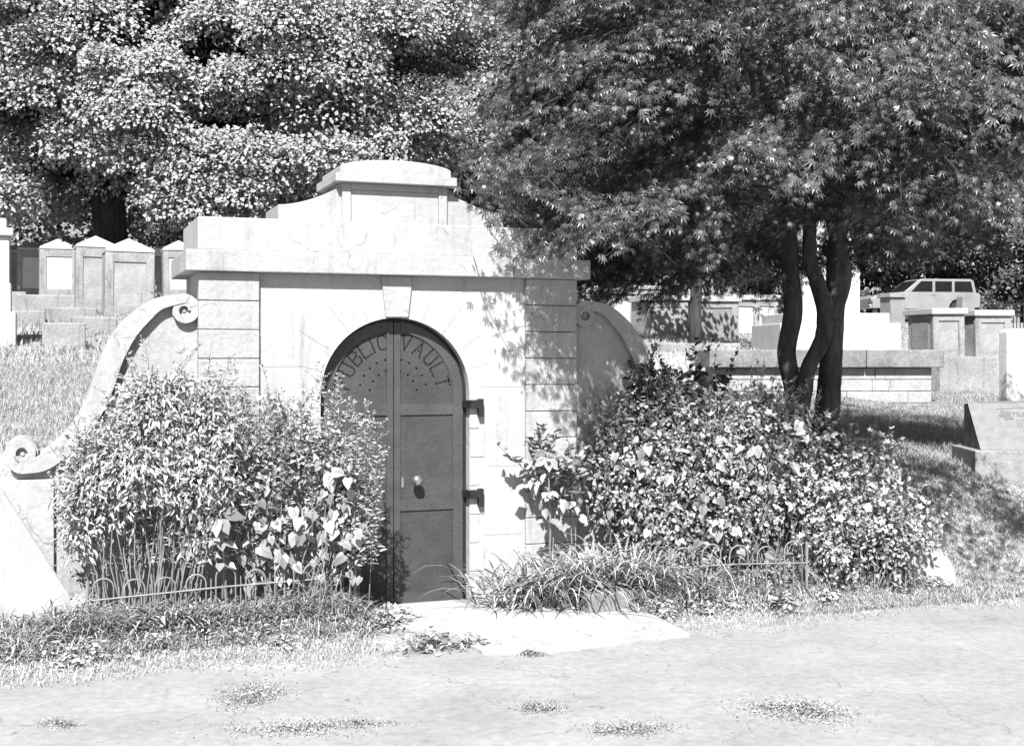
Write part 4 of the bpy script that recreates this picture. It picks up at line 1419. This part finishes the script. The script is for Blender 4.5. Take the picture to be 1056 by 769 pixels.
# ------------------------------------------------------------------ hoop fences
def hoop_fence(label, p_from, p_to, hoops, hh, lowrail, tilt=0):
    a = np.asarray(p_from, float); b = np.asarray(p_to, float)
    t = thing('hoop_fence', label, 'fence', tuple(a))
    e = (b - a); L_ = np.linalg.norm(e[:2]); e = e / L_
    step = L_ / hoops
    for k in range(hoops):
        c = a + e * (k + .5) * step
        hw = step * .33
        hz = hh * random.uniform(.93, 1.05)
        lean = random.uniform(-.03, .03)
        pts = [(c - e * hw)[:2].tolist() + [c[2] - .15]]
        pts += [[*(c - e * hw * math.cos(q) + np.array([0, lean * .3, 0]))[:2], c[2] + hz - hw + hw * math.sin(q)] for q in np.linspace(0, math.pi, 12)]
        pts += [(c + e * hw)[:2].tolist() + [c[2] - .15]]
        mb = MB(); mb.tube(pts, .0056, 6); mb.build('hoop', M_WIRE, t, smooth=True, origin=a)
        q = c + e * step * .5
        mb = MB(); mb.tube([q - [0, 0, .15], q + [0, 0, lowrail + .07]], .0042, 6); mb.build('picket', M_WIRE, t, origin=a)
        q = c
        mb = MB(); mb.tube([q - [0, 0, .15], q + [0, 0, lowrail + .05]], .0042, 6); mb.build('picket', M_WIRE, t, origin=a)
    mb = MB(); mb.tube([a + [0, -.008, lowrail], (a + b) / 2 + [0, -.008, lowrail + .01], b + [0, -.008, lowrail]], .0062, 6); mb.build('rail', M_WIRE, t, origin=a)
    for q in (a, b):
        mb = MB(); mb.tube([q - [0, 0, .2], q + [0, 0, hh * 1.02]], .011, 7); mb.build('post', M_WIRE, t, origin=a)
    return t


hoop_fence('light wire hoop fence round the left bed ending at the iron door', px(90, 648, 7.95), px(366, 620, 8.55), 9, .295, .175)
hoop_fence('light wire hoop fence before the shrub right of the door', px(690, 612, 9.22), px(832, 606, 9.5), 5, .34, .19)


# ------------------------------------------------------------------ lawn and weeds (uncountable)
def blades(name, region, n, length, width, m, mask=None, lift=(.7, 1.5), seg=2):
    u0, u1, v0, v1 = region
    u = rng.uniform(u0, u1, n); v = rng.uniform(v0, v1, n)
    if mask is not None:
        k = mask(u, v); u, v = u[k], v[k]
    X, Y = uv2w(u, v)
    n = len(u)
    Pn = np.stack([X, Y, terrain(X, Y) - .005], 1)
    mb = MB()
    patch = .5 + .5 * np.sin(X * 2.3 + np.sin(Y * 1.9) * 2) * np.sin(Y * 2.7 + 1)
    straps(mb, Pn, rng.uniform(0, 2 * math.pi, n), length * rng.uniform(.45, 1.3, n) * (.7 + .5 * patch), width * rng.uniform(.7, 1.3, n), rng.uniform(*lift, n), seg, np.clip(rng.random(n) * .75 + patch * .25, 0, 1))
    return kind(mb.build(name, m), 'stuff')


M_GRASS = leaf_mat('lawn blade', .31, .4, .5, .14, .3)
M_WEED = leaf_mat('verge weed', .37, .45, .5, .14, .3)


def vis(u, v):
    X, Y = uv2w(u, v)
    x = 528 + X / Y * F
    return (x > -60) & (x < 1120) & ~((np.abs(u) < 1.5) & (v < 1.05))


blades('lawn_grass', (-9, 2, .42, 6), 100000, .085, .0055, M_GRASS, vis)
blades('lawn_grass', (-9, 2, 6, 17), 36000, .13, .012, M_GRASS, vis)
blades('lawn_grass', (1.4, 11, .42, 7.6), 150000, .08, .006, M_GRASS, vis)
blades('lawn_grass', (2.6, 9, -1.3, .5), 60000, .06, .006, M_GRASS, vis)
blades('lawn_grass', (2, 16, 7.6, 20), 30000, .11, .014, M_GRASS, vis)


def verge_mask(u, v):
    edge = -1.6 + .12 * np.sin(u * 2.3) + .07 * np.sin(u * 7.1 + 1)
    door = (u > -.42) & (u < 1.62) & (v > -1.75)
    dens = .12 + .88 * ss(-1.55, -.7, v)
    return (v > edge) & ~door & (rng.random(len(u)) < dens)


blades('verge_grass', (-3.6, 4.6, -1.75, -.2), 70000, .055, .006, M_WEED, verge_mask)
blades('verge_grass', (-3.2, -.4, -.95, -.45), 9000, .16, .008, M_WEED, lambda u, v: rng.random(len(u)) < .4 + .6 * ss(-.95, -.6, v), lift=(.5, 1.4), seg=4)
blades('verge_grass', (-2.4, -.4, -.72, -.5), 5000, .26, .009, M_WEED, None, lift=(.7, 1.5), seg=4)
blades('verge_grass', (1.5, 4.0, -.95, -.35), 9000, .16, .009, M_WEED, lambda u, v: rng.random(len(u)) < .4 + .6 * ss(-.95, -.6, v), lift=(.5, 1.4), seg=4)


# ground leaves in the verge
def weedmat(name, centres, m, leaf, label=None, blade=.0):
    mb = MB()
    for X, Y, rx, ry, n, hz in centres:
        a = rng.uniform(0, 2 * math.pi, n); r = np.minimum(np.abs(rng.normal(size=n)) * .5, 1.3)
        lobe = rng.integers(0, 4, n)
        lo_ = rng.uniform(-.45, .45, (4, 2)); ls = rng.uniform(.55, 1.0, 4)
        x = X + (lo_[lobe, 0] + np.cos(a) * r * ls[lobe]) * rx; y = Y + (lo_[lobe, 1] + np.sin(a) * r * ls[lobe]) * ry
        z = terrain(x, y) + .008 + rng.random(n) * hz * (1.1 - np.minimum(r, 1))
        D = np.stack([np.cos(rng.uniform(0, 6.28, n)), np.sin(rng.uniform(0, 6.28, n)), rng.normal(size=n) * .3 + .2], 1)
        k = n if not blade else n // 2
        mb.leaves(T_DIA, np.stack([x, y, z], 1)[:k], D[:k], (np.array([0, -.2, 1.]) + rng.normal(size=(n, 3)) * .4)[:k], leaf * rng.uniform(.5, 1.4, k), 1.1)
        if blade:
            q = np.stack([x, y, terrain(x, y) + .004], 1)[k:]
            straps(mb, q, rng.uniform(0, 6.28, n - k), blade * rng.uniform(.4, 1.4, n - k), .0035, rng.uniform(.4, 1.5, n - k), 2)
    return mb


M_MATW = leaf_mat('low weed leaf', .30, .5, .6, .1, .2)


def gp(x, y):
    Y = EYE * F / (y - HOR)
    return (x - 528) / F * Y, Y


for x, y, rx, ry, n, hz, lab in ((272, 718, .21, .27, 2600, .03, 'round weed mat on the road below the left fence'),
                                 (557, 732, .15, .12, 900, .02, 'thin weed mat on the road left of centre front'),
                                 (640, 754, .31, .15, 1500, .02, 'long sparse weed mat at the bottom of the road'),
                                 (820, 733, .25, .27, 3600, .035, 'roundest thickest weed mat on the right of the road'),
                                 (60, 748, .13, .1, 400, .02, 'small sparse weed mat at the lower left corner'),
                                 (330, 752, .45, .2, 2000, .02, 'wide ragged weed mat along the lower road edge'),
                                 (550, 677, .16, .07, 420, .04, 'weed tuft growing at the front edge of the apron'),
                                 (800, 630, .18, .14, 800, .12, 'bushy weed tuft on the verge below right hoops')):
    X, Y = gp(x, y)
    mb = weedmat('weed_mat', [(X, Y, rx, ry, n, hz)], M_WEED, .014 if hz < .05 else .04, None, .035 if hz < .05 else .09)
    tag(mb.build('weed_mat', M_MATW, origin=(X, Y, 0)), lab, 'weeds', 'weed mats on the road')
X, Y = gp(460, 668)
mb = weedmat('x', [(X, Y, .30, .2, 520, .10)], M_HERB, .045, None, .1)
tag(mb.build('weed_clump', M_HERB, origin=(X, Y, 0)), 'low dark broad leaved weed clump at the apron left edge', 'weeds')
X, Y = gp(405, 645)
mb = weedmat('x', [(X, Y, .25, .35, 900, .10)], M_WEED, .03)
tag(mb.build('weed_clump', M_WEED, origin=(X, Y, 0)), 'pale weed clump creeping out at the door foot', 'weeds')
# low leaves all along the beds' feet
cs = []
for i in range(46):
    u = rng.uniform(-3.1, -.45); v = rng.uniform(-1.05, -.4)
    X, Y = uv2w(u, v); cs.append((X, Y, .16, .12, 110, .07))
for i in range(40):
    u = rng.uniform(1.6, 4.2); v = rng.uniform(-1.05, -.3)
    X, Y = uv2w(u, v); cs.append((X, Y, .16, .12, 100, .07))
kind(weedmat('x', cs, M_WEED, .032).build('ground_cover', M_WEED), 'stuff')
# scattered grit on the road
n = 900
u = rng.uniform(-5, 6, n); v = rng.uniform(-4.2, -1.3, n)
X, Y = uv2w(u, v)
sz = rng.uniform(.002, .006, n)
mb = MB()
tv = A((-1, -1, 0), (1, -1, 0), (1, 1, 0), (-1, 1, 0), (0, 0, 1.1))
V = (np.stack([X, Y, np.full(n, .006)], 1)[:, None, :] + tv[None] * sz[:, None, None]).reshape(-1, 3)
f = np.array([[0, 1, 4], [1, 2, 4], [2, 3, 4], [3, 0, 4]])
mb.add(V, (f[None] + (np.arange(n) * 5)[:, None, None]).reshape(-1, 3))
kind(mb.build('road_grit', mat('grit', .1, .25, 30, .9)), 'stuff')
